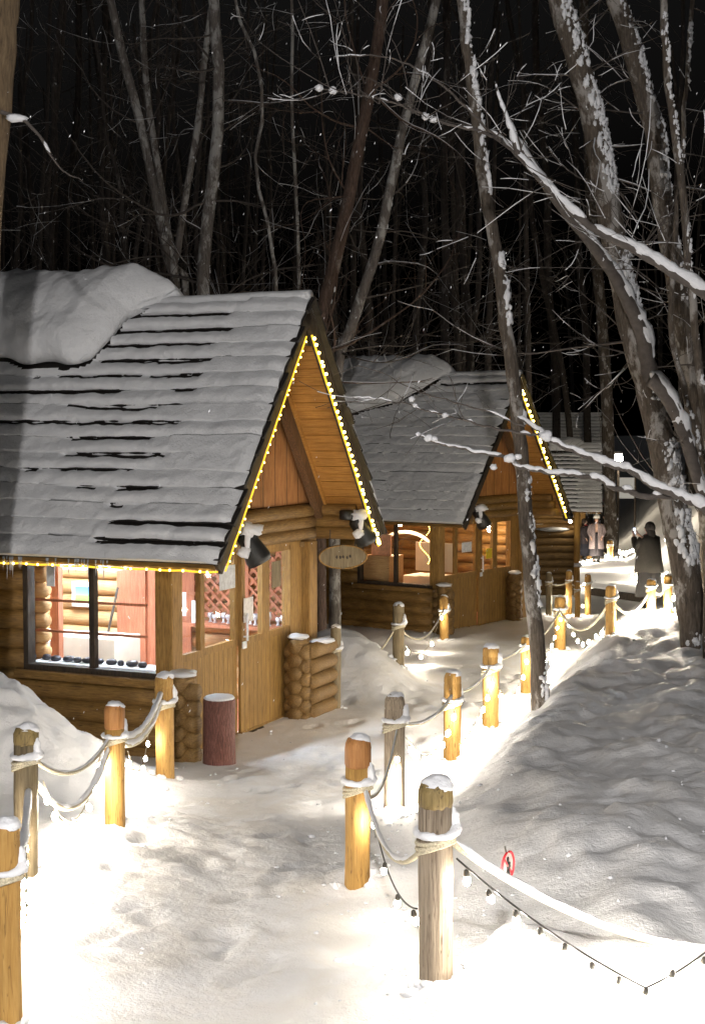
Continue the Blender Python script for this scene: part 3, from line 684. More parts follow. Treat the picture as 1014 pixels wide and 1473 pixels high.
# leaning pole
a_ = hit(c1, 150, 945, 1, 2.5); 
pA = hit(c1, 149, 942, 0, 2.0); pB = hit(c1, 170, 845, 0, 2.0)
t = thing('wooden_pole', 'thin dark pole leaning inside the lit side window', 'pole', wpt(cab1, (pA[0], pA[1], 0)))
q = MB(); u = (pB - pA); bot = pA - u * (pA[2] / u[2]); q.tube([wpt(cab1, bot), wpt(cab1, pB)], .014, 8); q.build('shaft', M['dark'], t, True, world=True)
# dark bowls on the window ledge
for i in range(11):
    yy = 1.1 + i * .125 + random.uniform(-.02, .02)
    w = wpt(cab1, (.56 + .03 * (i % 2), yy, .83)); t = MB(); r = random.uniform(.035, .048)
    r *= random.uniform(.8, 1.35); t.lathe([(r * .7, 0), (r * 1.1, .012), (r * 1.15, .028), (r * .95, .045), (r * .5, .052)], 12, jit=.06)
    o = t.build('bowl', M['dgrey'], None, True); o.location = tuple(w); tag(o, 'small dark bowl in the row on the window ledge', 'bowl', 'dark bowls on the window ledge')
mg, ntg, bg = newmat('clear_ware'); bg.inputs['Base Color'].default_value = (.85, .88, .95, 1); bg.inputs['Roughness'].default_value = .12; bg.inputs['Metallic'].default_value = .25; M['ware'] = mg
for i in range(14):
    yy = .84 + i * .085; w = wpt(cab1, (x1i - .42 + .05 * (i % 2), yy, .92)); t = MB(); hgt = random.uniform(.09, .16)
    t.lathe([(.028, 0), (.012, .02), (.012, hgt * .4), (.032, hgt * .6), (.028, hgt)], 9)
    o = t.build('glass_ornament', M['ware'], None, True); o.location = tuple(w); tag(o, 'small glass ornament in the row on the shelf before the lattice', 'ornament', 'glass ornaments on the shelf')
for i in range(7):
    w = wpt(cab1, (.85 + .07 * (i % 2), 1.45 + i * .12, .66)); t = MB(); r = random.uniform(.035, .05)
    t.blob((0, 0, r), r, 10, 7, .03); t.lathe([(r * .9, 0), (r * .8, .03)], 10)
    o = t.build('glass_globe', M['ware'], None, True); o.location = tuple(w); tag(o, 'glass globe on the cream counter behind the door windows', 'glass globe', 'glass globes on the counter')
# papers
def notice(cb, px0, py0, px1, py1, ax, val, label, mat, t=.006, cat='notice'):
    a_ = hit(cb.o, px0, py1, ax, val); b__ = hit(cb.o, px1, py0, ax, val); mid = (a_ + b__) / 2; hz_ = abs(b__[2] - a_[2]) / 2; hy = abs(b__[1 - ax] - a_[1 - ax]) / 2
    tt = MB()
    if ax == 1: tt.box((-hy, -t / 2, -hz_), (hy, t / 2, hz_))
    else: tt.box((-t / 2, -hy, -hz_), (t / 2, hy, hz_))
    o = tt.build('notice', mat, None); o.location = tuple(wpt(cb, mid)); o.rotation_euler = parent_matrix(cb.o).to_euler(); tag(o, label, cat); return o
fy = cab1.a
notice(cab1, 316, 812, 338, 850, 1, fy + .03, 'white notice taped high in the cabin door window', M['white'])
notice(cab1, 391, 806, 404, 846, 1, fy - .01, 'grey-green notice in the farthest door window of the nearest cabin', M['olive'])
notice(cab1, 351, 858, 364, 896, 1, fy - .012, 'pale card by the door handle of the nearest cabin', M['acryl'])
notice(cab1, 68, 812, 79, 843, 0, cab1.b + .16, 'narrow white price card at the left of the shop window', M['white'])
notice(cab1, 262, 852, 268, 886, 0, x1i - .6, 'first white card standing on the shelf by the corner post', M['white'])
notice(cab1, 276, 864, 283, 896, 0, x1i - .6, 'second white card on the shelf, nearer the door', M['white'])

M['peach'] = plain('peach_cloth', (.75, .42, .26), .8)
# ---------------- indoors, cabin two
t = thing('ceiling_lamp', 'warm lit lamp inside the second cabin window', 'lamp', wpt(cab2, (1.5, 2.2, 1.8)), 0)
q = MB(); q.blob((0, 0, 0), (.13, .13, .09), 12, 8, 0); q.build('globe', M['lamp_warm'], t, True); q = MB(); q.tube([(0, 0, .08), (0, 0, .2)], .01, 6); q.build('rod', M['black'], t)
lp_ = hit(cab2.o, 705, 761, 1, cab2.a + .5)
t = thing('ceiling_lamp', 'small bright lamp behind the door glass of the second cabin', 'lamp', wpt(cab2, lp_), 0)
q = MB(); q.blob((0, 0, 0), .06, 10, 7, 0); q.build('globe', M['lamp_warm'], t, True); q = MB(); q.tube([(0, 0, .05), (0, 0, .3)], .008, 6); q.build('rod', M['black'], t)
c2 = cab2.o
q = MB(); log_wall(q, 1, x1i - .02, .8, y1i, .0, 2.1, .10, .185); q.build('inner_wall', M['log_y'], c2, True)
q = MB(); log_wall(q, 0, y1i - .05, .5, x1i, .0, 2.1, .10, .185); q.build('inner_wall', M['interior'], c2, True)
q = MB(); q.box((.5, 1.75, 0), (.95, 2.3, 1.25)); q.build('cupboard', M['interior'], c2)
q = MB(); q.box((1.3, 1.0, 0), (1.9, 2.0, .85)); q.build('counter', M['cream'], c2)
q = MB(); q.box((.62, 1.80, .85), (.66, 2.2, 1.62)); q.build('curtain', M['peach'], c2)
q = MB(); q.box((1.35, .95, .95), (1.40, 1.75, 1.45)); q.build('display_board', M['cream'], c2)
q = MB(); k = 24; tt_ = np.linspace(0, math.pi, k); q.tube(np.stack([np.full(k, 1.9), 2.3 + .62 * np.cos(tt_), 1.15 + .42 * np.sin(tt_)], 1), .035, 8); q.build('reflection_arc', M['cream'], c2, True)  # solid cream arc stands in for a bright reflection on the window glass
o = thing('string_lights', 'hanging strand of tiny lights inside the second cabin window', 'string lights', wpt(cab2, (.9, 1.25, 1.85)))
first = None
for i in range(26):
    f_ = i / 26; p = wpt(cab2, (.9, 1.28 - .10 * math.sin(f_ * 9), 1.85 - f_ * .75)) - wpt(cab2, (.9, 1.25, 1.85))
    if first is None: bb = MB(); bb.blob((0, 0, 0), .0075, 5, 4, 0); bb = bb.build('bulb', M['led'], o); first = bb
    else: bb = first.copy(); COL.objects.link(bb); bb.parent = o
    bb.location = tuple(p)
notice(cab2, 664, 779, 678, 795, 1, cab2.a - .0, 'white square notice on the door of the second cabin', M['white'])
yo = notice(cab2, 697, 788, 709, 804, 1, cab2.a - .0, 'yellow ring-shaped ornament on the second cabin door glass', plain('yellow_paint', (.75, .55, .03), .5), cat='ornament')
yo.scale = (.7, 1, 1)

# snow-capped spotlights at the beam ends
def spot(cb, x, y, z, label, yaw=0, sc=1.0):
    w = wpt(cb, (x, y, z)); t = thing('spotlight', label, 'spotlight', w, yaw, 'snow-capped spotlights under the gables')
    t.scale = (sc, sc, sc)
    q = MB(); ax = np.array(Matrix.Rotation(R(-28), 3, 'Y')); q.lathe([(.05, -.22), (.115, -.235), (.125, -.18), (.095, -.02), (.10, .05), (.07, .09), (.02, .10)], 14, ax=ax); q.build('housing', M['black'], t, True)
    q = MB(); q.lathe([(.045, .02), (.08, .03), (.08, .12), (.05, .13)], 12, c=(-.15, 0, .03)); q.build('junction_box', M['black'], t, True)
    q = MB(); q.tube([(-.12, 0, .08), (-.05, .10, .10), (0, .3, .12)], .018, 7); q.build('bracket', M['black'], t, True)
    q = MB(); q.blob((.0, -.02, .105), (.125, .12, .065), 14, 9, .5, 3); q.blob((-.02, -.095, .02), (.030, .028, .10), 10, 7, .4, 3); q.blob((-.05, -.095, -.10), (.065, .030, .050), 10, 7, .5, 3); q.build('snow_cap', M['snow'], t, True)
    return t
p = hit(c1, 358, 778, 1, .12); spot(cab1, p[0], .12, p[2], 'snow-capped black spotlight under the left rake of the nearest cabin', R(10))
p = hit(c1, 533, 757, 1, -.02); spot(cab1, p[0], .12, p[2] + .02, 'snow-capped black spotlight at the foot of the right rake', R(25))
p = hit(c2, 689, 740, 1, .1); spot(cab2, p[0], .1, p[2], 'snow-capped spotlight under the left rake of the second cabin', R(20))
p = hit(c2, 812, 733, 1, .1); spot(cab2, p[0], .1, p[2], 'small snowy spotlight at the right eave of the second cabin', R(20), .8)
# two larger bulbs hanging at the right eave of cabin one
for i, (px, py) in enumerate(((542, 768), (544, 779))):
    p = wpt(cab1, hit(c1, px, py, 1, -.03)); t = thing('hanging_bulb', ['upper', 'lower'][i] + ' of two amber bulbs hanging at the right eave tip of the nearest cabin', 'bulb', p)
    q = MB(); q.blob((0, 0, 0), .024, 9, 7, 0); q.build('bulb', M['led_big'], t, True); q = MB(); q.lathe([(.012, .018), (.012, .05), (.003, .08)], 8); q.build('socket', M['socket'], t)

# oval board hanging between the cabins
sc_ = P(493, 801, 15.7)
t = thing('oval_sign', 'oval wooden signboard hanging at the far corner of the nearest cabin', 'sign', sc_, R(12))
q = MB(); n = 40; an = np.arange(n) * 2 * math.pi / n
ov = lambda rx, rz, y: np.stack([rx * np.cos(an), np.full(n, y), rz * np.sin(an)], 1)
v = np.concatenate([ov(.275, .133, -.018), ov(.275, .133, .018)]); q.add(v, [tuple(range(n)), tuple(range(2 * n - 1, n - 1, -1))] + [(i, i + n, (i + 1) % n + n, (i + 1) % n) for i in range(n)]); q.build('board', M['olive'], t)
q = MB(); pts = np.concatenate([ov(.268, .127, -.02), ov(.268, .127, -.02)[:1]]); q.tube(pts, .009, 6); q.build('rim', M['postw'], t, True)
q = MB()
for sx in (-.14, .14): q.tube([(sx, 0, .11), (sx, 0, .30)], .005, 5)
q.build('hanger', M['wire'], t)
q = MB()
for x_ in (-.07, -.03, .0, .045, .08): q.blob((x_, -.019, .01 * math.sin(x_ * 90)), (.012, .003, .018), 6, 5, .4)
q.build('carving', M['dark'], t)
# arm that carries the sign
q = MB(); q.beam((3.05, .62, 1.83), (4.05, 1.15, 1.83), .05, .05); q.build('sign_arm', M['log_x'], c1)

# stump seat beside the door
g = G(316, 1098); top = P(316, 1004, g[1]); h_ = top[2] - g[2]
t = thing('stump_seat', 'red-barked log stump with white snow on top beside the cabin door', 'stump', (g[0], g[1], g[2]))
q = MB(); q.lathe([(.155, -.2), (.15, 0), (.145, h_ * .5), (.148, h_ * .97), (.13, h_)], 20, jit=.03); q.build('trunk', M['redbark'], t, True)
q = MB(); q.blob((0, 0, h_), (.143, .143, .035), 20, 6, .08); q.build('snow_cap', M['snow'], t, True)
# post with round rail by the right porch wall
g = G(483, 1020)
# ------------------------------------------------------------------ fence posts
POST = {}
def post(key, ptop, pbase, wpx, label, mat, wrap=.74, cap=.8, group='log posts along the right side of the path', tuft=True, base=None, cut=True, topm=None):
    g = G(*pbase) if base is None else np.array(base)
    top = P(ptop[0], ptop[1], g[1]); ax = top - g; hgt = np.linalg.norm(ax); ax /= hgt
    r = wpx / F * g[1] / 2
    t = thing('fence_post', label, 'post', g, 0, group)
    X = np.cross([0, 1, 0], ax); X /= np.linalg.norm(X); Yv = np.cross(ax, X); A = np.stack([X, Yv, ax], 1)
    q = MB(); hc = hgt - r * 1.5
    prof = [(r * 1.0, -.35), (r * 1.0, 0), (r * .98, hc * .3), (r * 1.01, hc * .6), (r * 1.0, hc - .008)]
    if cut: prof += [(r * .955, hc), (r * .99, hc + .01)]
    tp = [(r * .99, hgt - r * 1.0), (r * .95, hgt - r * .65), (r * .80, hgt - r * .3), (r * .46, hgt - r * .08), (r * .05, hgt)]
    if topm: hq = hgt * (.80 if topm == 'orange_top' else 1) - (0 if topm == 'orange_top' else r * 1.5); prof = [p_ for p_ in prof if p_[1] < hq - .01] + [(r * .98, hq)]
    else: prof += tp
    q.lathe(prof, 26, ax=A, jit=.03); q.build('shaft', mat, t, True)
    if topm: q = MB(); q.lathe([(r * .97, hq - .01), (r * 1.03, hq + .004), (r * 1.04, (hq + hgt) / 2)] + [(a_ * 1.05, b_) for a_, b_ in tp if b_ > (hq + hgt) / 2 + .01], 26, ax=A, jit=.02); q.build('top', M[topm], t, True)
    wz = hgt * wrap; q = MB(); k = 30; an = np.linspace(0, 2 * math.pi, k)
    for j in range(3):
        tilt = .25 * r * (1 + .4 * j)
        ring = np.stack([(r * 1.10) * np.cos(an), (r * 1.10) * np.sin(an), wz - j * r * .27 + tilt * np.cos(an + .3 * j)], 1) @ A.T
        q.tube(ring, max(.007, r * .13), 7, False)
    q.build('rope_wrap', M['rope'], t, True)
    sn = MB()
    if cap > 0:
        c_ = A @ np.array([r * .08, r * .12, hgt - r * .50]); sn.blob(c_, (r * (.74 + .22 * cap), r * (.74 + .22 * cap), r * .66), 28, 20, .16, 1.6, .25)
    if tuft:
        kk_ = 40; a = np.linspace(0, 2 * math.pi, kk_); sd_ = random.randint(0, 99); nz_ = fbm(np.cos(a) * 2 + 3, np.sin(a) * 2, sd_, 3); side_ = random.choice([.2, .5, -.3])
        big = .75 + .8 * np.maximum(0, np.cos(a - side_)) ** 2 + .5 * nz_
        ring = np.stack([r * 1.10 * np.cos(a), r * 1.10 * np.sin(a), wz + r * (.18 + .22 * big)], 1) @ A.T
        sn.tube(ring, np.clip(r * .27 * big, r * .1, r * .5), 9, False, .10)
        sn.blob(A @ np.array([r * 1.05 * math.cos(side_), r * 1.05 * math.sin(side_) - r * .1, wz + r * 1.0]), (r * .36, r * .38, r * .95), 14, 12, .3, 2)
    if sn.n: sn.build('snow_cap', M['snow'], t, True)
    # snow drifted against the foot
    q = MB()
    for j in range(9):
        a = random.uniform(0, 6.28); rad = r * random.uniform(1.0, 1.9); x_, y_ = g[0] + rad * math.cos(a), g[1] + rad * math.sin(a)
        q.blob((x_ - g[0], y_ - g[1], gz(x_, y_) - g[2] + r * .03), (r * random.uniform(.3, .65), r * random.uniform(.3, .6), r * random.uniform(.15, .38)), 8, 6, .4, 3)
    q.build('snow_drift', M['snow'], t, True)
    POST[key] = dict(g=g, ax=ax, h=hgt, r=r, A=A, t=t)
    return t
RG, LG = 'log posts along the right side of the path', 'log posts along the left side of the path'
post('R1', (626, 1119), (627, 1408), 50, 'weathered grey round post nearest the camera, snow-topped and split along its grain', M['grey'], .70, 1.1, topm='yellow_top')
post('R2', (515, 1057), (514, 1272), 37, 'golden post with orange top standing just left of the nearest grey post', M['golden'], .66, .9, topm='orange_top')
post('R3', (568, 997), (567, 1163), 30, 'grey split post with a dark broken top behind the golden post', M['grey'], .74, .7)
post('R4', (651, 964), (650, 1093), 25, 'golden post with a slab of snow hanging on its rope, left of the clean one', M['golden'], .64, 1.0)
post('R5', (706, 926), (705, 1045), 24, 'golden post with snow ledge left of the thin tree', M['golden'], .70, 1.0)
post('R6', (757, 914), (757, 996), 17, 'golden post half hidden behind the foot of the thin tree', M['golden'], .8, .8)
post('R7', (805, 857), (805, 934), 16, 'dark-topped post among the bulb cluster right of the thin tree', M['golden'], .72, .4)
post('R8', (878, 841), (878, 911), 15, 'golden post standing alone between the two bulb festoons', M['golden'], .70, .6)
post('R9', (936, 832), (936, 886), 13, 'golden post beside the dark-skirted person', M['golden'], .75, .6)
post('R10', (960, 825), (960, 884), 12, 'golden post at the glowing end of the string by the big tree', M['golden'], .7, .9)
post('M1', (818, 820), (818, 884), 9, 'first of three slim posts across the path, nearest the thin tree', M['golden'], .75, .6)
post('M2', (830, 836), (830, 888), 8, 'middle and shortest of three slim posts across the path', M['golden'], .75, .4)
post('M3', (845, 825), (845, 884), 9, 'right one of three slim posts across the path', M['golden'], .75, .5)
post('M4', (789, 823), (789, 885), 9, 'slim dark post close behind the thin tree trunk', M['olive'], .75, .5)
post('F1', (877, 776), (877, 805), 8, 'small glowing far post beside the white-hatted person', M['golden'], .7, .4)
post('L0', (8, 1178), (12, 1466), 42, 'tall post cut by the left edge of the photo, snow on its rope', M['golden'], .72, 1.2, LG)
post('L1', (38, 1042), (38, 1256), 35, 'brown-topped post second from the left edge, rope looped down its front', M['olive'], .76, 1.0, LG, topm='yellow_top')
post('L2', (165, 1010), (166, 1186), 29, 'bright golden post in front of the snow heap by the shop window', M['golden'], .70, .9, LG, topm='orange_top')
post('L3', (236, 968), (238, 1118), 27, 'olive post tied with thick snowy rope beside the stacked porch logs', M['golden'], .70, 1.0, LG)
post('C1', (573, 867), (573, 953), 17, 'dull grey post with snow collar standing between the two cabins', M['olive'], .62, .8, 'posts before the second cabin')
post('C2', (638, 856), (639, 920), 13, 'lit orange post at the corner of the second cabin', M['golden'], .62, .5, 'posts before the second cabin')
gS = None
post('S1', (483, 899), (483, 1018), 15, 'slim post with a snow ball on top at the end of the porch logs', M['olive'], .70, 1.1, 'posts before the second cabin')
# loop of porch rail logs between the far porch wall and its end post
s1 = POST['S1']['g']; pw = wpt(cab1, (2.80, .43, 0))
t = thing('log_rail', 'short stack of horizontal logs with snow, from the porch wall to its slim end post', 'log rail', (s1[0], s1[1], s1[2]))
q = MB(); sn = MB()
for k in range(5):
    z = .04 + k * .165
    a_ = np.array([pw[0], pw[1] - .02, z + .04]); b_2 = np.array([s1[0] - .02, s1[1] + .05, z + .04]); n = 6
    q.tube(np.array([a_ + (b_2 - a_) * f_ for f_ in np.linspace(0, 1, n)]), .084, 12, True, .02)
sn.blob(((pw[0] + s1[0]) / 2, (pw[1] + s1[1]) / 2, .04 + 4 * .165 + .12), (abs(s1[0] - pw[0]) * .5, .09, .035), 14, 6, .3)
q.build('logs', M['log_x'], t, True, world=True); sn.build('snow_cap', M['snow'], t, True, world=True)

def pt(k, frac, side=0):
    p = POST[k]; return p['g'] + p['ax'] * p['h'] * frac + p['A'][:, 0] * side * p['r'] * 1.1
def catenary(a, b, sag, n=26):
    s = np.linspace(0, 1, n); p = a[None] * (1 - s)[:, None] + b[None] * s[:, None]; p[:, 2] -= 4 * sag * s * (1 - s); return p
def rope(a, b, sag, label, r=.016, snow=1.0, n=26, strands=1):
    p = catenary(a, b, sag, n)
    t = thing('rope', label, 'rope', a, 0, 'ropes strung between the posts')
    q = MB()
    q.tube(p, r, 8)
    q.build('cord', M['rope'], t, True, world=True)
    if snow > 0:
        q = MB(); pp = p.copy(); pp[:, 2] += r * .75; rr = r * (1.0 + .45 * fbm(np.arange(n) * .55, np.zeros(n), random.randint(0, 99), 2)) * snow
        q.tube(pp, rr, 8, True, .08); q.build('snow', M['snow'], t, True, world=True)
    return t
BMESH = {}
def bulbs(a, b, sag, n, label, size=.019, mat=None, drop=.045, ends=(.06, .96)):
    t = thing('bulb_string', label, 'string lights', a, 0, 'bulb strings along the posts')
    p = catenary(a, b, sag, 30); q = MB(); q.tube(p, .0035, 5); q.build('wire', M['wire'] if size < .013 else M['rope'], t, True, world=True)
    mat = mat or ('bulb' if a[1] < 13 else 'bulb_far')
    key = (size, mat)
    if key not in BMESH:
        q = MB(); q.lathe([(.001, -size * 2.9), (size * .65, -size * 2.6), (size, -size * 1.7), (size * .85, -size * .8), (size * .5, 0)], 8); bo = q.build('bulb', M[mat], t, True)
        ks = 1.0 if size < .013 else .55; q = MB(); q.lathe([(size * .72 * ks, -size * .8 * ks), (size * .80 * ks, size * .3), (size * .62 * ks, size * 1.3 * ks), (size * .2, size * 1.6 * ks)], 8); so = q.build('socket', M['socket'] if ks == 1 else M['rope'], bo, True); BMESH[key] = (bo.data, so.data); bo0 = bo
    else: bo0 = None
    seg = np.linspace(ends[0], ends[1], n)
    for i, s in enumerate(seg):
        s = s + random.uniform(-.012, .012); pos = np.array([np.interp(s, np.linspace(0, 1, 30), p[:, k]) for k in range(3)]) - a
        pos[2] -= drop * .55
        zmin = gz(a[0] + pos[0], a[1] + pos[1]) - a[2] + size * 3.0
        pos[2] = max(pos[2], zmin)
        if bo0 is not None and i == 0: bo, so = bo0, bo0.children[0]
        else:
            bo = bpy.data.objects.new('bulb', BMESH[key][0]); COL.objects.link(bo); bo.parent = t
            so = bpy.data.objects.new('socket', BMESH[key][1]); COL.objects.link(so); so.parent = bo
        bo.location = tuple(pos); bo.rotation_euler = (random.uniform(-.35, .35), random.uniform(-.35, .35), 0)
    return t
# right side
off = np.array(G(1075, 1440)); offp = P(1075, 1345, off[1])
edge = P(1090, 1372, 4.75)
rope(pt('R1', .70, .6), edge, .10, 'thick snow-covered rope sagging from the nearest grey post to the right edge', .0125, .9, 60)
rope(pt('R2', .64, .5), pt('R1', .66, -.6), .17, 'rope dipping between the golden post and the nearest grey post', .011, .9)
rope(pt('R2', .60, .4), pt('R3', .70, .2), .16, 'rope from the golden post back to the grey split post', .010, .5)
rope(pt('R3', .74, .3), pt('R4', .72), .10, 'rope from the grey split post to the golden post with the snow slab', .013, .9)
rope(pt('R4', .78), pt('R5', .74), .10, 'rope between the two golden posts left of the thin tree', .013, .9)
rope(pt('R5', .80), pt('R6', .85), .05, 'rope from the golden post behind the thin tree trunk', .013, .8)
rope(pt('R6', .80), pt('R7', .75), .10, 'rope passing behind the thin tree to the dark-topped post', .013, .6)
rope(pt('R7', .72), pt('R8', .70), .32, 'rope festoon hanging left of the lone golden post', .014, .7)
rope(pt('R8', .72), pt('R9', .74), .22, 'rope drooping right of the lone golden post', .014, .6)
rope(pt('R9', .76), pt('R10', .74), .10, 'short rope at the end of the fence by the big tree', .014, .6)
rope(pt('R10', .8), P(1004, 838, 24), .10, 'last rope running behind the big tree', .014, .6)
rope(pt('M4', .75), pt('M1', .75), .06, 'thin rope joining the slim posts nearest the tree', .012, .5)
rope(pt('M1', .72), pt('M3', .72), .06, 'thin rope joining the three slim posts', .012, .5)
rope(P(776, 800, 31), P(805, 804, 31), .05, 'pale rope hanging before the third cabin', .016, .9)
rope(P(805, 798, 31), P(830, 796, 31), .16, 'looped pale rope at the third cabin corner', .016, .9)
# left side
L0off = P(-40, 1290, 4.6)
rope(pt('L0', .74, .5), pt('L1', .55, .2), .10, 'snowy rope climbing from the edge post to the brown-topped post', .018, .9)
rope(pt('L1', .78, .4), pt('L2', .72, -.4), .14, 'thin rope sagging over the snow to the bright golden post', .012, .7)
rope(pt('L1', .66, .4), pt('L2', .66, -.4), .26, 'second lower rope over the snow to the bright golden post', .015, .9)
rope(pt('L2', .70, .6), pt('L3', .80, -.3), .10, 'thick doubled rope rising to the olive post, upper strand', .021, 1.1)
rope(pt('L2', .66, .6), pt('L3', .72, -.3), .11, 'thick doubled rope rising to the olive post, lower strand', .019, 1.0)
rope(pt('L3', .62, -.5), P(203, 1048, pt('L3', .5)[1]), .03, 'loose rope tail hanging left of the olive post', .012, .5)
rope(pt('C1', .66), P(455, 985, 17.0), .25, 'faint rope from the dull post towards the porch', .011, .4)
rope(pt('C1', .60), pt('C2', .70), .30, 'rope with bulbs between the dull post and the lit orange post', .013, .5)
# bulb strings
bulbs(pt('R1', .60, 1.1), P(930, 1422, 4.35), .03, 8, 'string of warm bulbs with dark sockets right of the nearest post', .0125, drop=.05, ends=(.06, .99))
bulbs(P(930, 1420, 4.35), P(1060, 1330, 4.5), .02, 3, 'end of the bulb string with one big white bulb at the right edge', .0128, drop=.05, ends=(.28, .95))
bulbs(pt('R2', .52, 1), pt('R1', .35, -1), .12, 4, 'bulb string between the golden post and the nearest grey post', .0125)
bulbs(pt('R3', .75, .5), pt('R3', .06, -.2) + np.array([0, -.16, .06]), .0, 6, 'bulb string hanging down the front of the grey split post', .0145)
bulbs(pt('R3', .62, 1), pt('R4', .62, .2) + np.array([0, -.12, 0]), .25, 8, 'bulb festoon between the grey split post and the snow-slab post', .0205)
bulbs(pt('R4', .20, .6) + np.array([0, -.1, 0]), pt('R5', .62, 0) + np.array([0, -.12, 0]), .12, 8, 'bulb festoon left of the thin tree', .0205)
bulbs(pt('R5', .45, 1), pt('R6', .75, 0) + np.array([0, -.12, 0]), .28, 7, 'bulb festoon reaching behind the thin tree', .0205)
bulbs(pt('R6', .2, 1), pt('R7', .72, 0) + np.array([0, -.12, 0]), .12, 9, 'cluster of bulbs right of the thin tree', .018)
bulbs(pt('R7', .62, 1), pt('R8', .48, 0) + np.array([0, -.12, 0]), .36, 8, 'bulb festoon left of the lone golden post', .019)
bulbs(pt('R8', .30, 1), pt('R9', .40, 0), .14, 8, 'bulb festoon right of the lone golden post', .019)
bulbs(pt('R9', .50, -1) + np.array([0, -.15, 0]), pt('R10', .45, 0) + np.array([0, -.15, 0]), .16, 7, 'bright tangle of bulbs by the end posts', .021)
bulbs(pt('R10', .55, 1), P(990, 846, 24.5), .12, 6, 'last bulbs of the fence beside the big tree', .021)
bulbs(pt('M4', .5), pt('M1', .55), .12, 4, 'bulbs by the slim posts close behind the tree', .019)
bulbs(pt('M2', .3), pt('M3', .6), .10, 3, 'bulbs between the middle and right slim posts', .019)
bulbs(pt('F1', .5, -1) + np.array([-.3, -.1, 0]), pt('F1', .5, 1) + np.array([.5, -.1, -.1]), .2, 6, 'far bulbs glowing round the small post', .034)
bulbs(pt('L0', .50, 1.2), pt('L1', .30, .4) + np.array([0, -.1, 0]), .08, 7, 'bulb string low between the two leftmost posts', .0145)
bulbs(pt('L1', .62, 1.3), pt('L2', .62, -1.2), .30, 9, 'bulb string half sunk in the snow left of the bright golden post', .0145)
bulbs(pt('L2', .60, 1.2), pt('L3', .42, -1.6), .20, 7, 'bulb string between the bright golden and olive posts', .0145)
bulbs(P(776, 806, 38), P(826, 800, 44), .3, 8, 'far festoon of bulbs along the terrace of the third cabin', .034)
bulbs(P(832, 812, 47), P(850, 808, 49), .1, 4, 'few far bulbs at the foot of the porch post', .04)
bulbs(P(905, 822, 36), P(968, 815, 38), .2, 9, 'added bulb festoon brightening the slope beyond the person with the phone', .03)  # added string, put here to light the far path
bulbs(P(800, 838, 32), P(842, 834, 34), .25, 7, 'added bulb festoon brightening the path before the low log terrace', .026)  # added string, extra light for the left side of the far path
bulbs(pt('C1', .30, 1), pt('C2', .66, -.5) + np.array([0, -.1, 0]), .34, 4, 'few bulbs by the lit orange post at the second cabin', .020)

# prohibition disc hanging on the rope
c_ = P(729, 1246, 4.85)
t = thing('prohibition_sign', 'small clear disc with red ring and slash hanging on the thick snowy rope', 'sign', c_, R(60))
q = MB(); n = 32; an = np.arange(n) * 2 * math.pi / n
def disc(q, r, y0_, y1_):
    v = np.concatenate([np.stack([r * np.cos(an), np.full(n, y), r * np.sin(an)], 1) for y in (y0_, y1_)])
    q.add(v, [tuple(range(n)), tuple(range(2 * n - 1, n - 1, -1))] + [(i, i + n, (i + 1) % n + n, (i + 1) % n) for i in range(n)])
disc(q, .050, -.001, .001); q.build('plate', M['acryl'], t)
q = MB(); a2 = np.linspace(0, 2 * math.pi, 33); q.tube(np.stack([.050 * np.cos(a2), np.full(33, -.003), .050 * np.sin(a2)], 1), .0046, 6, False)
q.tube([(-.035, -.004, .035), (.035, -.004, -.035)], .0036, 6); q.build('ring', M['red'], t, True)
q = MB(); q.blob((.0, -.003, .024), (.009, .003, .010), 8, 6, 0); q.tube([(0, -.003, .014), (.002, -.003, -.008)], [.010, .007], 6); q.tube([(.002, -.003, -.008), (-.010, -.003, -.034)], .005, 5); q.tube([(.002, -.003, -.008), (.013, -.003, -.032)], .005, 5); q.tube([(0, -.003, .010), (.018, -.003, -.004)], .004, 5)
q.build('walking_figure', M['black'], t, True)
q = MB(); q.tube([(-.01, 0, .050), (-.02, 0, .075)], .003, 5); q.build('tie', M['wire'], t)

# low dark timber edge across the far path, glowing lamps, boards
a_ = P(852, 851, 27.2); b_2 = P(930, 862, 26.4)
q = MB(); q.beam((a_[0], a_[1], a_[2]), (b_2[0], b_2[1], b_2[2]), .12, .13); o = q.build('timber_edge', M['dark'], None); tag(o, 'low dark timber laid across the path behind the lone golden post', 'timber')
def lantern(px, py, Y, size, label, foot=True):
    c = P(px, py, Y); s = size / F * Y / 2; gb = gz(c[0], c[1]); t = thing('lantern', label, 'lantern', (c[0], c[1], gb))
    q = MB(); q.blob((0, 0, c[2] - gb), (s, s, s * 1.05), 12, 8, .03); q.build('globe', M['lantern'], t, True)
    q = MB(); q.lathe([(.05, 0), (.045, max(.1, c[2] - gb - s))], 8); q.build('pole', M['dark'], t, True)
    q = MB(); q.blob((0, 0, c[2] - gb + s * 1.05), (s * 1.15, s * 1.15, s * .45), 12, 6, .25); q.build('snow_cap', M['snow'], t, True)
lantern(889, 659, 58, 13, 'round white lantern glowing high between the far trunks')
lantern(860, 672, 60, 6, 'small white lantern left of the far trunk')
lantern(965, 711, 44, 9, 'round lantern glowing behind the big tree, left of its pair')
lantern(985, 710, 44, 8, 'lantern glowing behind the big tree, right of its pair')
lantern(884, 752, 60, 6, 'low lantern glowing at the foot of the far board')
c_ = P(901, 702, 60); gb = gz(c_[0], c_[1]); t = thing('notice_board', 'pale lit board with a dark mark beyond the path', 'notice board', (c_[0], c_[1], gb), R(-8))
q = MB(); w2 = 10.5 / F * 60; h2 = 15 / F * 60; zc = c_[2] - gb; q.box((-w2, -.03, zc - h2), (w2, .03, zc + h2)); q.build('board', emit('lit_board', (1, .93, .8), .28), t)
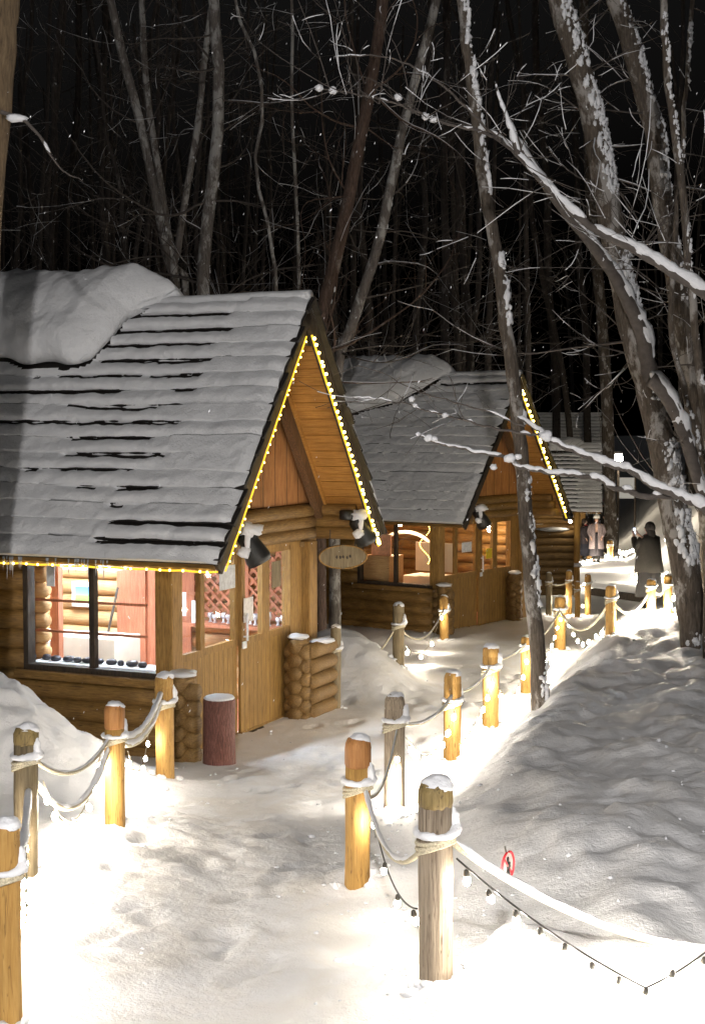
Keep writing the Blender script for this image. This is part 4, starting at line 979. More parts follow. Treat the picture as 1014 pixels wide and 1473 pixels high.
q = MB(); q.tube([(-w2 - .04, 0, -.3), (-w2 - .04, 0, zc + h2 + .1)], .04, 7); q.tube([(w2 + .04, 0, -.3), (w2 + .04, 0, zc + h2 + .1)], .04, 7); q.build('frame', M['dark'], t, True)
q = MB(); q.blob((0, -.045, zc), (.07, .01, .12), 8, 6, .3); q.build('mark', M['black'], t, True)
# porch post of the third cabin, lit golden
g = np.array([P(829, 815, 30.9)[0], 30.9, 0]); zt_ = P(829, 737, 30.9)[2]; zb_ = P(829, 842, 30.9)[2] - .4
t = thing('porch_post', 'tall golden-lit post under the eave corner of the third cabin', 'post', (g[0], g[1], zb_))
q = MB(); q.lathe([(.072, 0), (.07, zt_ - zb_)], 14, jit=.02); q.build('shaft', M['golden'], t, True)
q = MB(); q.blob((0, 0, .85), (.13, .13, .06), 10, 6, .3); q.build('snow_cap', M['snow'], t, True)
t = thing('wall_lamp', 'small warm lamp under the eave between the second and third cabins', 'lamp', P(820, 750, 30.3))
q = MB(); q.blob((0, 0, 0), .035, 9, 7, 0); q.build('globe', M['lantern'], t, True); q = MB(); q.tube([(0, 0, .06), (0, .3, .12)], .02, 6); q.build('bracket', M['black'], t)
# low log terrace before the third cabin
a_ = P(772, 768, 30.5); b_2 = P(818, 768, 30.5); t = thing('log_terrace', 'low terrace wall of dark horizontal logs before the third cabin', 'log wall', (a_[0], a_[1], gz(a_[0], a_[1])))
q = MB(); z = a_[2]
while z > P(772, 836, 30.5)[2] - .3: q.tube(np.linspace((a_[0] - .4, 30.5, z), (b_2[0] + .1, 30.5, z), 6), .085, 10, True, .02); z -= .155
q.build('wall', M['log_x'], t, True, world=True)
q = MB(); q.blob(((a_[0] + b_2[0]) / 2, 30.5, a_[2] + .1), ((b_2[0] - a_[0]) / 2, .12, .05), 14, 6, .3); q.build('snow_cap', M['snow'], t, True, world=True)

# ------------------------------------------------------------------ people
def skin_mesh(nodes, edges, mat, name, parent, sub=2):
    me = bpy.data.meshes.new(name); me.from_pydata([n[:3] for n in nodes], edges, []); me.materials.append(mat)
    o = bpy.data.objects.new(name, me); COL.objects.link(o); o.parent = parent
    sk = o.modifiers.new('skin', 'SKIN'); sk.use_smooth_shade = True
    sv = me.skin_vertices[0].data if me.skin_vertices else None
    if sv is None: me.skin_vertices.new() if hasattr(me.skin_vertices, 'new') else None; sv = me.skin_vertices[0].data
    for i, n in enumerate(nodes):
        r = n[3]; r = r if isinstance(r, tuple) else (r, r); sv[i].radius = r; sv[i].use_root = (i == 0)
    s = o.modifiers.new('sub', 'SUBSURF'); s.levels = sub; s.render_levels = sub
    return o
skinm = plain('skin', (.55, .34, .25), .5)
def person(label, g, yaw, hgt, coat_m, skirt_m, hair_m, hat_m=None, phone=False, openc=False, stride=.10, boots=None, red=None):
    t = thing('person', label, 'person', g, yaw, 'people on the path'); k = hgt / 1.66; t.scale = (k, k, k)
    # facing local -Y ; body as one skinned surface
    Nn = [(0, 0, .86, (.13, .10)), (0, 0, 1.02, (.115, .085)), (0, .0, 1.22, (.14, .095)), (0, .0, 1.36, (.12, .075)), (0, -.005, 1.43, (.045, .045)), (0, -.012, 1.49, (.055, .06)), (0, -.018, 1.56, (.072, .085)), (0, -.012, 1.635, (.05, .06))]
    E = [(i, i + 1) for i in range(7)]
    def chain(a, pts):
        p = a
        for q_ in pts: Nn.append(q_); E.append((p, len(Nn) - 1)); p = len(Nn) - 1
        return p
    for s, st in ((-1, -stride), (1, stride)):
        chain(0, [(s * .085, 0, .80, .085), (s * .09, st * .5, .45, .055), (s * .09, st + .01, .10, .038), (s * .09, st - .02, .045, .036), (s * .095, st - .12, .035, .03)])
    hands = []
    for s in (-1, 1):
        up = (s == -1 or not phone)
        if phone: arm = [(s * .19, 0, 1.36, .052), (s * .24, -.08, 1.16, .042), (s * .10, -.30, 1.36, .030), (s * .055, -.35, 1.42, (.022, .030))]
        else: arm = [(s * .19, 0, 1.36, .052), (s * .27, .02, 1.12, .042), (s * .20, -.12, .93, .030), (s * .18, -.16, .88, (.022, .03))]
        e = chain(3, arm); hx = Nn[e]
        for j in range(4):
            chain(e, [(hx[0] - s * (.005 + .012 * j - .02), hx[1] - .02, hx[2] + (.045 if phone else -.045) * (1 + .1 * (1.5 - abs(j - 1.5))), .009), (hx[0] - s * (.012 * j - .01), hx[1] - .035, hx[2] + (.07 if phone else -.07), .008)])
        chain(e, [(hx[0] - s * .035, hx[1] - .01, hx[2] + (.01 if phone else -.01), .010)])
    for s in (-1, 1): pass
    body = skin_mesh(Nn, E, skinm, 'body', t)
    f = MB(); f.blob((0, -.105, 1.545), (.012, .022, .02), 7, 5, 0); f.build('nose', skinm, t, True)
    f = MB()
    for s in (-1, 1): f.blob((s * .028, -.092, 1.565), (.011, .008, .007), 7, 5, 0)
    f.build('eyes', M['black'], t, True)
    f = MB(); f.blob((0, -.096, 1.508), (.02, .008, .006), 8, 5, 0); f.build('mouth', M['red'], t, True)
    def loft(sections, mat, name, n=20, wav=.03, gapa=0):
        q = MB(); v = []; an_ = np.linspace(gapa, 2 * math.pi - gapa, n) - math.pi / 2
        for (cx, cy, z, rx, ry) in sections:
            w = 1 + wav * np.sin(an_ * 5 + z * 4); v.append(np.stack([cx + rx * np.cos(an_) * w, cy + ry * np.sin(an_) * w, np.full(n, z) + .01 * np.sin(an_ * 3)], 1))
        arr = np.stack(v); q.grid(arr); o = q.build(name, mat, t, True); so = o.modifiers.new('th', 'SOLIDIFY'); so.thickness = .02; so.offset = -1; return o
    loft([(0, 0, 1.08, .15, .12), (0, 0, .95, .19, .15), (0, 0, .7, .21, .18), (0, 0, .42, .23, .21), (0, 0, .24, .24, .23)], skirt_m, 'skirt', 26, .05)
    ga = .22 if openc else 0
    loft([(0, .01, 1.425, .062, .062), (0, .0, 1.39, .15, .10), (0, 0, 1.33, .235, .13), (0, 0, 1.15, .255, .165), (0, .0, .95, .27, .19), (0, 0, .72, .30, .22)] if not openc else
         [(0, .01, 1.425, .06, .065), (0, 0, 1.39, .15, .10), (0, 0, 1.33, .225, .13), (0, 0, 1.1, .22, .16), (0, 0, .8, .235, .19), (0, 0, .5, .26, .22)], coat_m, 'coat', 26, .035, ga)
    for s in (-1, 1):
        if phone: pts = [(s * .19, 0, 1.365), (s * .235, -.05, 1.24), (s * .245, -.09, 1.15), (s * .17, -.21, 1.26), (s * .11, -.29, 1.345)]
        else: pts = [(s * .19, 0, 1.365), (s * .25, .02, 1.22), (s * .28, .02, 1.10), (s * .235, -.06, 1.0), (s * .205, -.12, .94)]
        q = MB(); q.tube(pts, [.078, .075, .068, .062, .058], 12, True, .03); q.build('sleeve', coat_m, t, True)
    q = MB(); q.blob((0, .022, 1.575), (.098, .105, .115), 16, 10, .06); q.blob((0, .055, 1.45), (.095, .07, .13), 14, 9, .1); q.build('hair', hair_m, t, True)
    if hat_m is not None:
        q = MB(); q.lathe([(.118, 1.60), (.125, 1.63), (.115, 1.69), (.07, 1.735), (.01, 1.75)], 16, jit=.04); q.blob((0, 0, 1.77), .04, 10, 7, .2); q.build('hat', hat_m, t, True)
    q = MB()
    for s, st in ((-1, -stride), (1, stride)):
        q.lathe([(.055, .03), (.058, .12), (.062, .24)], 12, c=(s * .09, st * .8 + .005, 0)); q.blob((s * .092, st - .055, .035), (.05, .13, .042), 12, 7, .03, 1, .8)
    q.build('boots', boots or M['black'], t, True)
    if phone:
        q = MB(); q.box((-.04, -.40, 1.40), (.04, -.392, 1.55)); ph = q.build('phone', M['black'], t)
        q = MB(); q.box((-.034, -.391, 1.41), (.034, -.389, 1.54)); q.build('screen', emit('phone_screen', (.75, .85, 1), 2.0), ph)
    if red is not None:
        q = MB(); q.blob((0, -.03, 1.41), (.09, .085, .045), 14, 8, .15); q.build('scarf', red, t, True)
    return t
cloth = lambda n, c: plain(n, c, .9, 0, .1, 30)
g = G(932, 876)
person('person in a short dark olive coat and long black skirt holding up a lit phone', g, R(215), P(932, 752, g[1])[2] - g[2], cloth('olive_coat', (.012, .010, .007)), cloth('black_skirt', (.012, .011, .011)), cloth('black_hair', (.012, .009, .008)), None, True, False, .05, red=cloth('muted_scarf', (.30, .10, .08)))
g = P(857, 803, 49.5); g[2] = gz(g[0], g[1])
person('person in a white fluffy hat and open pinkish-grey coat walking this way', g, R(-8), (P(857, 741, g[1])[2] - g[2]) * .97, cloth('pink_grey_coat', (.24, .19, .19)), cloth('charcoal_dress', (.04, .035, .04)), cloth('brown_hair', (.10, .045, .025)), cloth('white_fluff', (.8, .76, .7)), False, True, .12)
g = P(871, 760, 64); g[2] = gz(g[0], g[1])
person('distant person in a long black coat with a red hat beyond the path', g, R(20), 1.75, cloth('long_black_coat', (.012, .01, .01)), cloth('black_trousers', (.015, .013, .013)), cloth('dark_hair', (.02, .012, .01)), M['red'], False, False, .05)
g = P(840, 797, 50.3); g[2] = gz(g[0], g[1])
person('person in dark jacket and red scarf beside the porch post of the third cabin', g, R(60), 1.5, cloth('navy_jacket', (.03, .022, .025)), cloth('navy_skirt', (.02, .02, .03)), cloth('dark_brown_hair', (.03, .018, .012)), None, False, False, .05, red=M['red'])
bulbs(P(888, 790, 42), P(925, 772, 46), .2, 8, 'far bulbs strung along the foot of the dark slope', .034)
bulbs(P(955, 770, 36), P(1000, 762, 38), .2, 7, 'bulbs glimmering behind the foot of the big tree', .03)
# ------------------------------------------------------------------ trees
def smooth_path(pts, n):
    pts = np.asarray(pts, float); k = len(pts); s = np.concatenate([[0], np.cumsum(np.linalg.norm(np.diff(pts, axis=0), axis=1))]); s /= s[-1]
    u = np.linspace(0, 1, n); out = []
    # Catmull-Rom through the points
    P_ = np.vstack([2 * pts[0] - pts[1], pts, 2 * pts[-1] - pts[-2]])
    for x in u:
        i = min(np.searchsorted(s, x, 'right') - 1, k - 2); t = (x - s[i]) / (s[i + 1] - s[i]); p0, p1, p2, p3 = P_[i:i + 4]
        out.append(.5 * ((2 * p1) + (-p0 + p2) * t + (2 * p0 - 5 * p1 + 4 * p2 - p3) * t * t + (-p0 + 3 * p1 - 3 * p2 + p3) * t ** 3))
    return np.array(out)
def rnd(): return RNG.random(3) * 2 - 1
def limb(mb, sb, p, d, length, r, lvl, snowy=.5, droop=.0, kids=3, wob=.35):
    n = max(5, int(length / .16) if length < 2.2 else 14); step = length / (n - 1); pts = [np.array(p, float)]; d = np.array(d, float); d /= np.linalg.norm(d)
    curve = rnd() * .16; w2 = wob * .55
    for i in range(n - 1):
        if i % 3 == 2: curve = rnd() * .20
        d = d + rnd() * w2 * .5 + curve + np.array([0, 0, .025 - droop]); d /= np.linalg.norm(d); pts.append(pts[-1] + d * step)
    pts = np.array(pts); rad = np.linspace(r, max(.0022, r * .25), n); mb.tube(pts, rad, 6 if r > .03 else (4 if r > .014 else 3), False)
    if sb is not None and random.random() < snowy * .7:
        a = random.randint(0, n // 3); b = n; seg = pts[a:b].copy(); rr = rad[a:b]; seg[:, 2] += rr * .8
        if len(seg) > 1: sb.tube(seg, np.maximum(rr * .72, .0030) * (.5 + .8 * RNG.random(len(seg))), 5, True, .2)
    if lvl > 0:
        for j in range(kids):
            i = random.randint(1, n - 1); dd = (pts[min(i, n - 1)] - pts[i - 1]); dd /= np.linalg.norm(dd); dd = dd + rnd() * .8
            limb(mb, sb, pts[i], dd, length * random.uniform(.35, .65), rad[i] * .6, lvl - 1, snowy, droop, kids, wob)
def clumps(sb, path, rad, side, dens, size, spread=.5, skip=.3, flat=.5):
    """snow plastered on one side of a trunk"""
    side = np.array(side, float); side /= np.linalg.norm(side)
    seg = np.linalg.norm(np.diff(path, axis=0), axis=1); cum = np.concatenate([[0], np.cumsum(seg)]); n = int(cum[-1] * dens)
    for i in range(n):
        d = random.uniform(0, cum[-1])
        if fbm(d * 2.6, side[0] * 3 + 1, 5, 3) < skip - .42: continue
        p = np.array([np.interp(d, cum, path[:, k]) for k in range(3)]); r = np.interp(d, cum, rad)
        a = rnd() * spread * 1.5; q = side + a; q[2] *= .3; q /= np.linalg.norm(q); s = size * .85 * random.uniform(.2, 1.0) ** 1.4 * (.45 + r * 3.2)
        sb.blob(p + q * r * 1.0, (s, s * .8, s * random.uniform(.7, 2.4)), 7, 6, .8, 3.5)
def tree(label, pix, Y, wpx, mat, group=None, Yt=None, n=26, twigs=14, tl=(1., 2.6), lvl=2, snowy=.45, sidesnow=None, gdrop=True, name='tree', rtop=.55, from_=.15, jit=.05, kids=3, extra=None, snowsize=.04, side=(1, -.4, 0), skip=.3, spread=.5, flip=.0, tw_r=.3, twdir=None):
    """pix: trunk points from the foot upwards, as seen in the photograph, at real distance Y"""
    k = len(pix); Ys = np.linspace(Y, Yt if Yt is not None else Y, k)
    pts = [P(px, py, yy) for (px, py), yy in zip(pix, Ys)]
    if gdrop:
        p0 = pts[0]; b = np.array([p0[0] + (p0[0] - pts[1][0]) * .0, p0[1], gz(p0[0], p0[1]) - .3])
        if p0[2] - b[2] > .4: pts = [b] + pts
        else: pts[0] = b
    # carry the trunk on above the picture
    d = pts[-1] - pts[-2]; d /= np.linalg.norm(d); pts.append(pts[-1] + d * 2.5 + rnd() * .2)
    path = smooth_path(pts, n); path[1:] += (RNG.random((n - 1, 3)) - .5) * .02
    r0 = wpx / F * Y / 2; rad = np.linspace(r0, r0 * rtop, n); rad[0] *= 1.35; rad[1] *= 1.1
    t = thing(name, label, 'tree', (path[0][0], path[0][1], gz(path[0][0], path[0][1])), 0, group)
    q = MB(); q.tube(path, rad, 14 if wpx > 14 else 9, True, jit); q.build('trunk', mat, t, True, world=True)
    mb, sb = MB(), MB()
    for i in range(twigs):
        j = random.randint(int(n * from_), n - 1); dd = rnd() * np.array([1, .7, .6]) + np.array([0, 0, .25])
        if twdir is not None: dd = dd + np.array(twdir)
        limb(mb, sb, path[j], dd, random.uniform(*tl), max(.006, rad[j] * random.uniform(.12, tw_r)), lvl, snowy, 0, kids)
    if extra: extra(mb, sb, path, rad)
    if mb.n: mb.build('branches', M['twig'] if mat is not M['bark_red'] else mat, t, True, world=True)
    if sidesnow: clumps(sb, path, rad, side, sidesnow, snowsize, spread, skip)
    if sb.n: o = sb.build('snow', M['snow'], t, True, world=True); o['kind'] = 'stuff'
    return t, path, rad
def hand_limb(mb, sb, pix, Y, r0, r1, n=30, snow=1.3, lift=.8, gaps=.0, Yt=None, sides=8, lump=.5):
    pts = [P(px, py, yy) for (px, py), yy in zip(pix, np.linspace(Y, Yt or Y, len(pix)))]; path = smooth_path(pts, n)
    path[:, 2] += .012 * fbm(np.arange(n) * .5, np.zeros(n), random.randint(0, 99), 2)
    rad = np.linspace(r0, r1, n); mb.tube(path, rad, sides, True, .08)
    if snow and sb is not None:
        ph = random.randint(0, 99); m = fbm(np.arange(n) * .35, np.zeros(n), ph, 2) > gaps * 2 - 1
        i = 0
        while i < n:
            if not m[i]: i += 1; continue
            j = i
            while j < n and m[j]: j += 1
            if j - i >= 3:
                seg = path[i:j].copy(); rr = rad[i:j] * snow * (1 + lump * fbm(np.arange(j - i) * .7, np.zeros(j - i), ph + 3, 2)); rr = np.maximum(rr, .006); seg[:, 2] += rad[i:j] * lift
                rr[0] *= .4; rr[-1] *= .4; sb.tube(seg, rr, 8, True, .12)
            i = j
    return path, rad
# thin tree standing in the bank, in front of the second cabin
t1base = G(778, 1012)
Y1 = t1base[1]
tree('slim snow-flecked tree leaning up from the bank in front of the second cabin', [(778, 1018), (772, 930), (764, 850), (757, 760), (748, 640), (738, 540), (727, 470), (716, 380), (703, 300), (690, 220), (680, 130), (670, 60), (658, -20)], Y1, 24, M['bark'],
     n=60, twigs=5, tl=(.6, 1.4), from_=.75, sidesnow=55, snowsize=.055, side=(1, -.75, 0), skip=.24, spread=.42, rtop=.45, jit=.03)
# big leaning tree on the right, snow plastered on its right side
def ex_big(mb, sb, path, rad):
    p, r = hand_limb(mb, sb, [(930, 575), (931, 535), (926, 490), (913, 455), (889, 406), (868, 375), (850, 352), (828, 325), (800, 290), (766, 240), (745, 205), (728, 170)], 14.2, .09, .02, 44, 1.0, .9, .35, 13.3)
    clumps(sb, p, r, (-.4, -.5, 1), 10, .035, .4, .4)
    hand_limb(mb, sb, [(935, 545), (952, 560), (975, 600), (992, 650), (1006, 700), (1018, 740)], 13.3, .075, .05, 20, .9, .8, .2)
    for _ in range(26):
        j = random.randint(12, len(path) - 4); limb(mb, sb, path[j], rnd() * np.array([1, .5, .5]) + np.array([.5, 0, .1]), random.uniform(.3, 1.0), .012, 1, .5, .1, 3)
tree('big leaning tree on the right with shaggy bark and snow plastered on one side', [(1006, 985), (1000, 930), (990, 850), (978, 780), (962, 700), (948, 620), (930, 550), (912, 490), (900, 430), (885, 360), (872, 290), (860, 210), (845, 140), (822, 60), (797, -25)], 14.2, 43, M['bark'],
     n=70, twigs=14, tl=(.6, 1.8), from_=.35, snowy=.6, tw_r=.10, sidesnow=230, snowsize=.042, side=(1, -.9, 0), skip=.30, spread=.6, rtop=.62, jit=.06, extra=ex_big)
tree('second leaning trunk on the right, snow in its upper fork', [(1020, 720), (1003, 620), (990, 520), (976, 430), (961, 340), (948, 260), (944, 200), (928, 140), (908, 70), (886, 0), (878, -30)], 15.6, 34, M['bark'],
     n=50, twigs=14, tl=(.6, 1.6), from_=.3, tw_r=.13, snowy=.8, sidesnow=120, snowsize=.038, side=(1, -.7, 0), skip=.36, rtop=.7)
tree('thin pale-flecked stem beside the second leaning trunk', [(1030, 760), (1012, 600), (1000, 480), (992, 400), (984, 300), (975, 225), (964, 150), (957, 74), (953, -20)], 13.0, 13, M['bark'],
     n=46, twigs=8, tl=(.4, 1.2), from_=.3, sidesnow=70, snowsize=.036, side=(.6, -.8, 0), skip=.35, rtop=.7)
tree('slender stem forking by the right edge with snow down its length', [(1018, 700), (1002, 640), (990, 580), (975, 530), (966, 495), (963, 440), (968, 380), (972, 330)], 13.4, 10, M['bark'],
     n=34, twigs=6, tl=(.4, 1.0), from_=.3, sidesnow=60, snowsize=.036, side=(.3, -.8, 0), skip=.4, rtop=.6, gdrop=True)
# tree just outside the frame on the right whose long boughs cross the view
def ex_off(mb, sb, path, rad):
    T = dict(sides=9)
    p, r = hand_limb(mb, sb, [(1100, 520), (1050, 455), (1014, 425), (975, 397), (940, 375), (905, 355), (870, 338), (835, 314), (800, 283), (765, 245), (740, 218), (722, 200)], 9.6, .040, .018, 60, 1.12, .95, .10, 10.4)
    hand_limb(mb, sb, [(724, 202), (706, 196), (680, 186), (640, 176), (600, 160), (560, 146), (520, 136), (460, 127)], 10.4, .012, .005, 40, 1.4, .9, .55, 10.8)
    hand_limb(mb, sb, [(724, 202), (700, 185), (675, 160), (650, 135), (620, 112), (590, 95), (545, 80), (480, 82)], 10.4, .011, .004, 40, 1.3, .9, .6, 10.8)
    hand_limb(mb, sb, [(745, 222), (735, 190), (728, 168), (718, 140), (712, 120)], 10.3, .022, .006, 20, 1.3, .6, .2)
    for px, py in ((624, 172), (612, 168), (459, 127), (479, 130), (572, 140)): c = P(px, py, 10.6); sb.blob(c, (.032, .03, .026), 9, 7, .4, 2)
    # lower pair of boughs
    hand_limb(mb, sb, [(1100, 800), (1040, 752), (1012, 731), (985, 717), (960, 708), (936, 699), (911, 680), (885, 671), (857, 661), (835, 653), (813, 644), (792, 634), (779, 622), (766, 612), (744, 601)], 8.6, .030, .010, 70, 1.25, .95, .04, 9.2)
    hand_limb(mb, sb, [(782, 625), (755, 624), (720, 618), (692, 612), (665, 604), (637, 597), (612, 590), (590, 581), (550, 575), (507, 570)], 9.1, .009, .003, 60, 1.35, .9, .5, 9.5)
    hand_limb(mb, sb, [(755, 614), (725, 602), (700, 592), (670, 584), (640, 574), (600, 562), (575, 550), (520, 528), (480, 540)], 9.1, .006, .002, 40, 1.2, .9, .65, 9.5)
    hand_limb(mb, sb, [(975, 716), (950, 714), (927, 713), (905, 707), (881, 700), (862, 690), (840, 685), (815, 683), (794, 681), (768, 677), (745, 672), (732, 660), (712, 655), (692, 652), (660, 644), (629, 636), (600, 625)], 8.8, .020, .006, 80, 1.25, .9, .22, 9.3)
    for px, py, s in ((785, 627, .042), (733, 659, .036), (745, 657, .024), (592, 574, .022), (597, 583, .016), (640, 597, .022), (601, 624, .018), (616, 630, .028), (625, 631, .022), (710, 672, .024), (872, 666, .03), (840, 684, .02)): sb.blob(P(px, py, 9.0), (s, s * .9, s * .8), 10, 7, .35, 2)
    for i in range(8):
        px = random.uniform(500, 760); py = np.interp(px, [500, 760], [568, 625]) + random.choice([0, 0, 40 * (px > 600)]); limb(mb, sb, P(px, py, 9.2), rnd() * np.array([1, .6, .5]) + np.array([-.5, 0, .05]), random.uniform(.15, .5), .0035, 1, .25, .0, 2)
    for i in range(44):
        px = random.uniform(460, 1000); py = np.interp(px, [460, 720, 1014], [125, 200, 425]); limb(mb, sb, P(px, py, 10.3), rnd() * np.array([1, .6, .7]) + np.array([-.5, 0, .3]), random.uniform(.3, 1.0), .0045, 2, .55, .0, 2)
tree('tree just outside the right edge whose snowy boughs reach across the cabins', [(1130, 1150), (1120, 900), (1110, 700), (1100, 500), (1085, 300), (1070, 100), (1050, -60)], 9.2, 90, M['bark'], n=30, twigs=0, extra=ex_off)
# trunk on the left edge, the warm lamp glow put into its bark colour
tree('thick warm-lit trunk running up the left edge', [(-58, 1100), (-52, 900), (-44, 700), (-35, 500), (-26, 350), (-16, 220), (-8, 120), (-2, 40), (2, -20)], 10.2, 56, bark('lamp_warmed_bark', (.06, .04, .022), (.16, .11, .06), (.26, .19, .11), .66, (.32, .27, .19)),
     n=44, twigs=1, tl=(.6, .9), from_=.4, sidesnow=4, snowsize=.03, side=(1, -1, 0), rtop=.9, twdir=(.8, 0, 0),
     extra=lambda mb, sb, p, r: (hand_limb(mb, sb, [(2, 160), (14, 165), (36, 174), (60, 200), (85, 240), (120, 262)], 10, .016, .003, 24, 1.1, .9, .7), sb.blob(P(24, 170, 10), (.07, .04, .03), 12, 8, .3)))
# named trunks behind the cabins
BG = 'bare trees standing behind the cabins'
bgt = [
 ('dark double trunk leaning right behind the roof, left stem', [(258, 440), (246, 400), (236, 340), (225, 290), (210, 210), (190, 130), (172, 60), (155, -20)], 24, 15, 'bark_pale'),
 ('slim trunk crossing just right of the leaning double stem', [(268, 430), (256, 400), (240, 320), (228, 240), (216, 170), (207, 80), (203, -20)], 25.5, 12, 'bark_pale'),
 ('stout pale trunk rising straight behind the roof ridge', [(292, 440), (294, 380), (299, 320), (307, 250), (313, 180), (316, 100), (308, 40), (306, -20)], 22.5, 21, 'bark_pale'),
 ('pale leaning stem left of the stout pale trunk', [(250, 430), (256, 370), (264, 300), (276, 230), (286, 170), (292, 110), (300, 40)], 23.5, 12, 'bark_pale'),
 ('reddish trunk curving right behind the gable peak', [(458, 480), (468, 430), (480, 380), (492, 330), (505, 270), (516, 210), (528, 150), (540, 80), (552, -20)], 20, 22, 'bark_red'),
 ('grey trunk leaning right between the two cabins', [(482, 560), (496, 500), (515, 440), (534, 385), (548, 340), (560, 280), (572, 220), (590, 140), (612, 60), (630, -20)], 21, 17, 'bark_pale'),
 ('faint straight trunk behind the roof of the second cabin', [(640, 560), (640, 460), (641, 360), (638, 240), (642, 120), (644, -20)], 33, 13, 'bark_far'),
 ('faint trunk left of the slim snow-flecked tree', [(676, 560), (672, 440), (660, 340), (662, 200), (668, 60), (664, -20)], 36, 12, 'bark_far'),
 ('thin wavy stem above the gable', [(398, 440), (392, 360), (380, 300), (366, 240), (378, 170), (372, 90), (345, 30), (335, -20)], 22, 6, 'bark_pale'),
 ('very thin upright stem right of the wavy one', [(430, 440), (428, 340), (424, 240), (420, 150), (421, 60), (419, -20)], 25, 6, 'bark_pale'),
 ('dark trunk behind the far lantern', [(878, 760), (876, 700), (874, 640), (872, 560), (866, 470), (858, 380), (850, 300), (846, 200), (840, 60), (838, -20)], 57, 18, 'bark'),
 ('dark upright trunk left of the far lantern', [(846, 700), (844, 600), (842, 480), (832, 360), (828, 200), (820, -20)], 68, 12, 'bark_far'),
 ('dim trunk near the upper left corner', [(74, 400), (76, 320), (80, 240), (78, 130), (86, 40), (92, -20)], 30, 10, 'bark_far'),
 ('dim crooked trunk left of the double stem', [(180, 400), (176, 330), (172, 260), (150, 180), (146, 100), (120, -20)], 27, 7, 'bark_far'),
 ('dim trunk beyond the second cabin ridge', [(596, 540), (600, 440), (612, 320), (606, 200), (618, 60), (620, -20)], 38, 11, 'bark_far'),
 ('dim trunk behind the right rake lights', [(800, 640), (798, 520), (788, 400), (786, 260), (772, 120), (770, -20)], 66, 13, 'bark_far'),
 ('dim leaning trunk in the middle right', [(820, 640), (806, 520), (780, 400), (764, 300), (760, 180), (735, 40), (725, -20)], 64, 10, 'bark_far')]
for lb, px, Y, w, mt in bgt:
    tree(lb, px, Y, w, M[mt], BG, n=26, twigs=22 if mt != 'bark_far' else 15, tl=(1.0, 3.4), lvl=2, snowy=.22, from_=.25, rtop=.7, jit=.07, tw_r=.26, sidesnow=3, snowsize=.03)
# middle-distance trees, nothing tells them apart
random.seed(21)
for i in range(22):
    Y = random.uniform(30, 46); px = random.uniform(-40, 1050) if i % 3 else random.uniform(700, 1040); X = P(px, 400, Y)[0]
    if 690 < px < 960: px = random.choice([random.uniform(-20, 300), random.uniform(330, 640)]); X = P(px, 400, Y)[0]
    lean = random.uniform(-50, 50); n_ = 7; pix = [(px + lean * (k / 6) ** 1.2 + random.uniform(-8, 8), 640 - k * 115) for k in range(n_)]
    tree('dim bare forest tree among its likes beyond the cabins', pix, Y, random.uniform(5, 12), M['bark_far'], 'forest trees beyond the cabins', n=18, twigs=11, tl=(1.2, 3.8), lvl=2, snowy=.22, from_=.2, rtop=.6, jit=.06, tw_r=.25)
# the far wood, one mass
q = MB(); sb = MB()
for i in range(150):
    Y = random.uniform(44, 95); X = random.uniform(-.34, .36) * Y
    if Y < 80 and .13 < X / Y < .215: continue
    b = gz(X, Y) - .5; h = random.uniform(14, 24); r = random.uniform(.08, .22); l = rnd() * .8
    pts = np.array([(X, Y, b), (X + l[0] * .4, Y, b + h * .35), (X + l[0], Y + l[1], b + h * .7), (X + l[0] * 1.8, Y + l[1], b + h)]); q.tube(smooth_path(pts, 8), np.linspace(r, r * .3, 8), 6, False, .05)
    for k in range(5):
        z = random.uniform(.2, .9); p = pts[0] + (pts[3] - pts[0]) * z; limb(q, None, p, rnd() + np.array([0, 0, .3]), random.uniform(1.5, 4), r * .25, 1, 0, 0, 3)
o = q.build('far_wood', M['bark_far'], None, True); o['kind'] = 'stuff'; o['label'] = 'dark far wood of bare trunks filling the night behind the cabins'; o['category'] = 'wood'
# leafless undergrowth between the trunks
q = MB(); sb = MB()
for i in range(190):
    Y = random.uniform(27, 44); px = random.uniform(-30, 1040); X = P(px, 400, Y)[0]
    if abs(X - np.interp(Y, XR_d, XR_x) + .9) < 1.6: continue
    if 700 < px < 960: continue
    b = gz(X, Y) - .1; h = random.uniform(2.5, 7.5)
    p = np.array([X, Y, b]); d = np.array([0, 0, 1.]) + rnd() * .25
    limb(q, sb, p, d, h, random.uniform(.012, .026), 2, .25, .0, 4, .28)
o = q.build('undergrowth', M['twig'], None, True); o['kind'] = 'stuff'; o['label'] = 'tangle of thin bare saplings between the forest trunks'; o['category'] = 'saplings'
o = sb.build('undergrowth_snow', M['snow'], None, True); o['kind'] = 'stuff'; o['label'] = 'streaks of snow lying on the bare saplings'; o['category'] = 'snow'

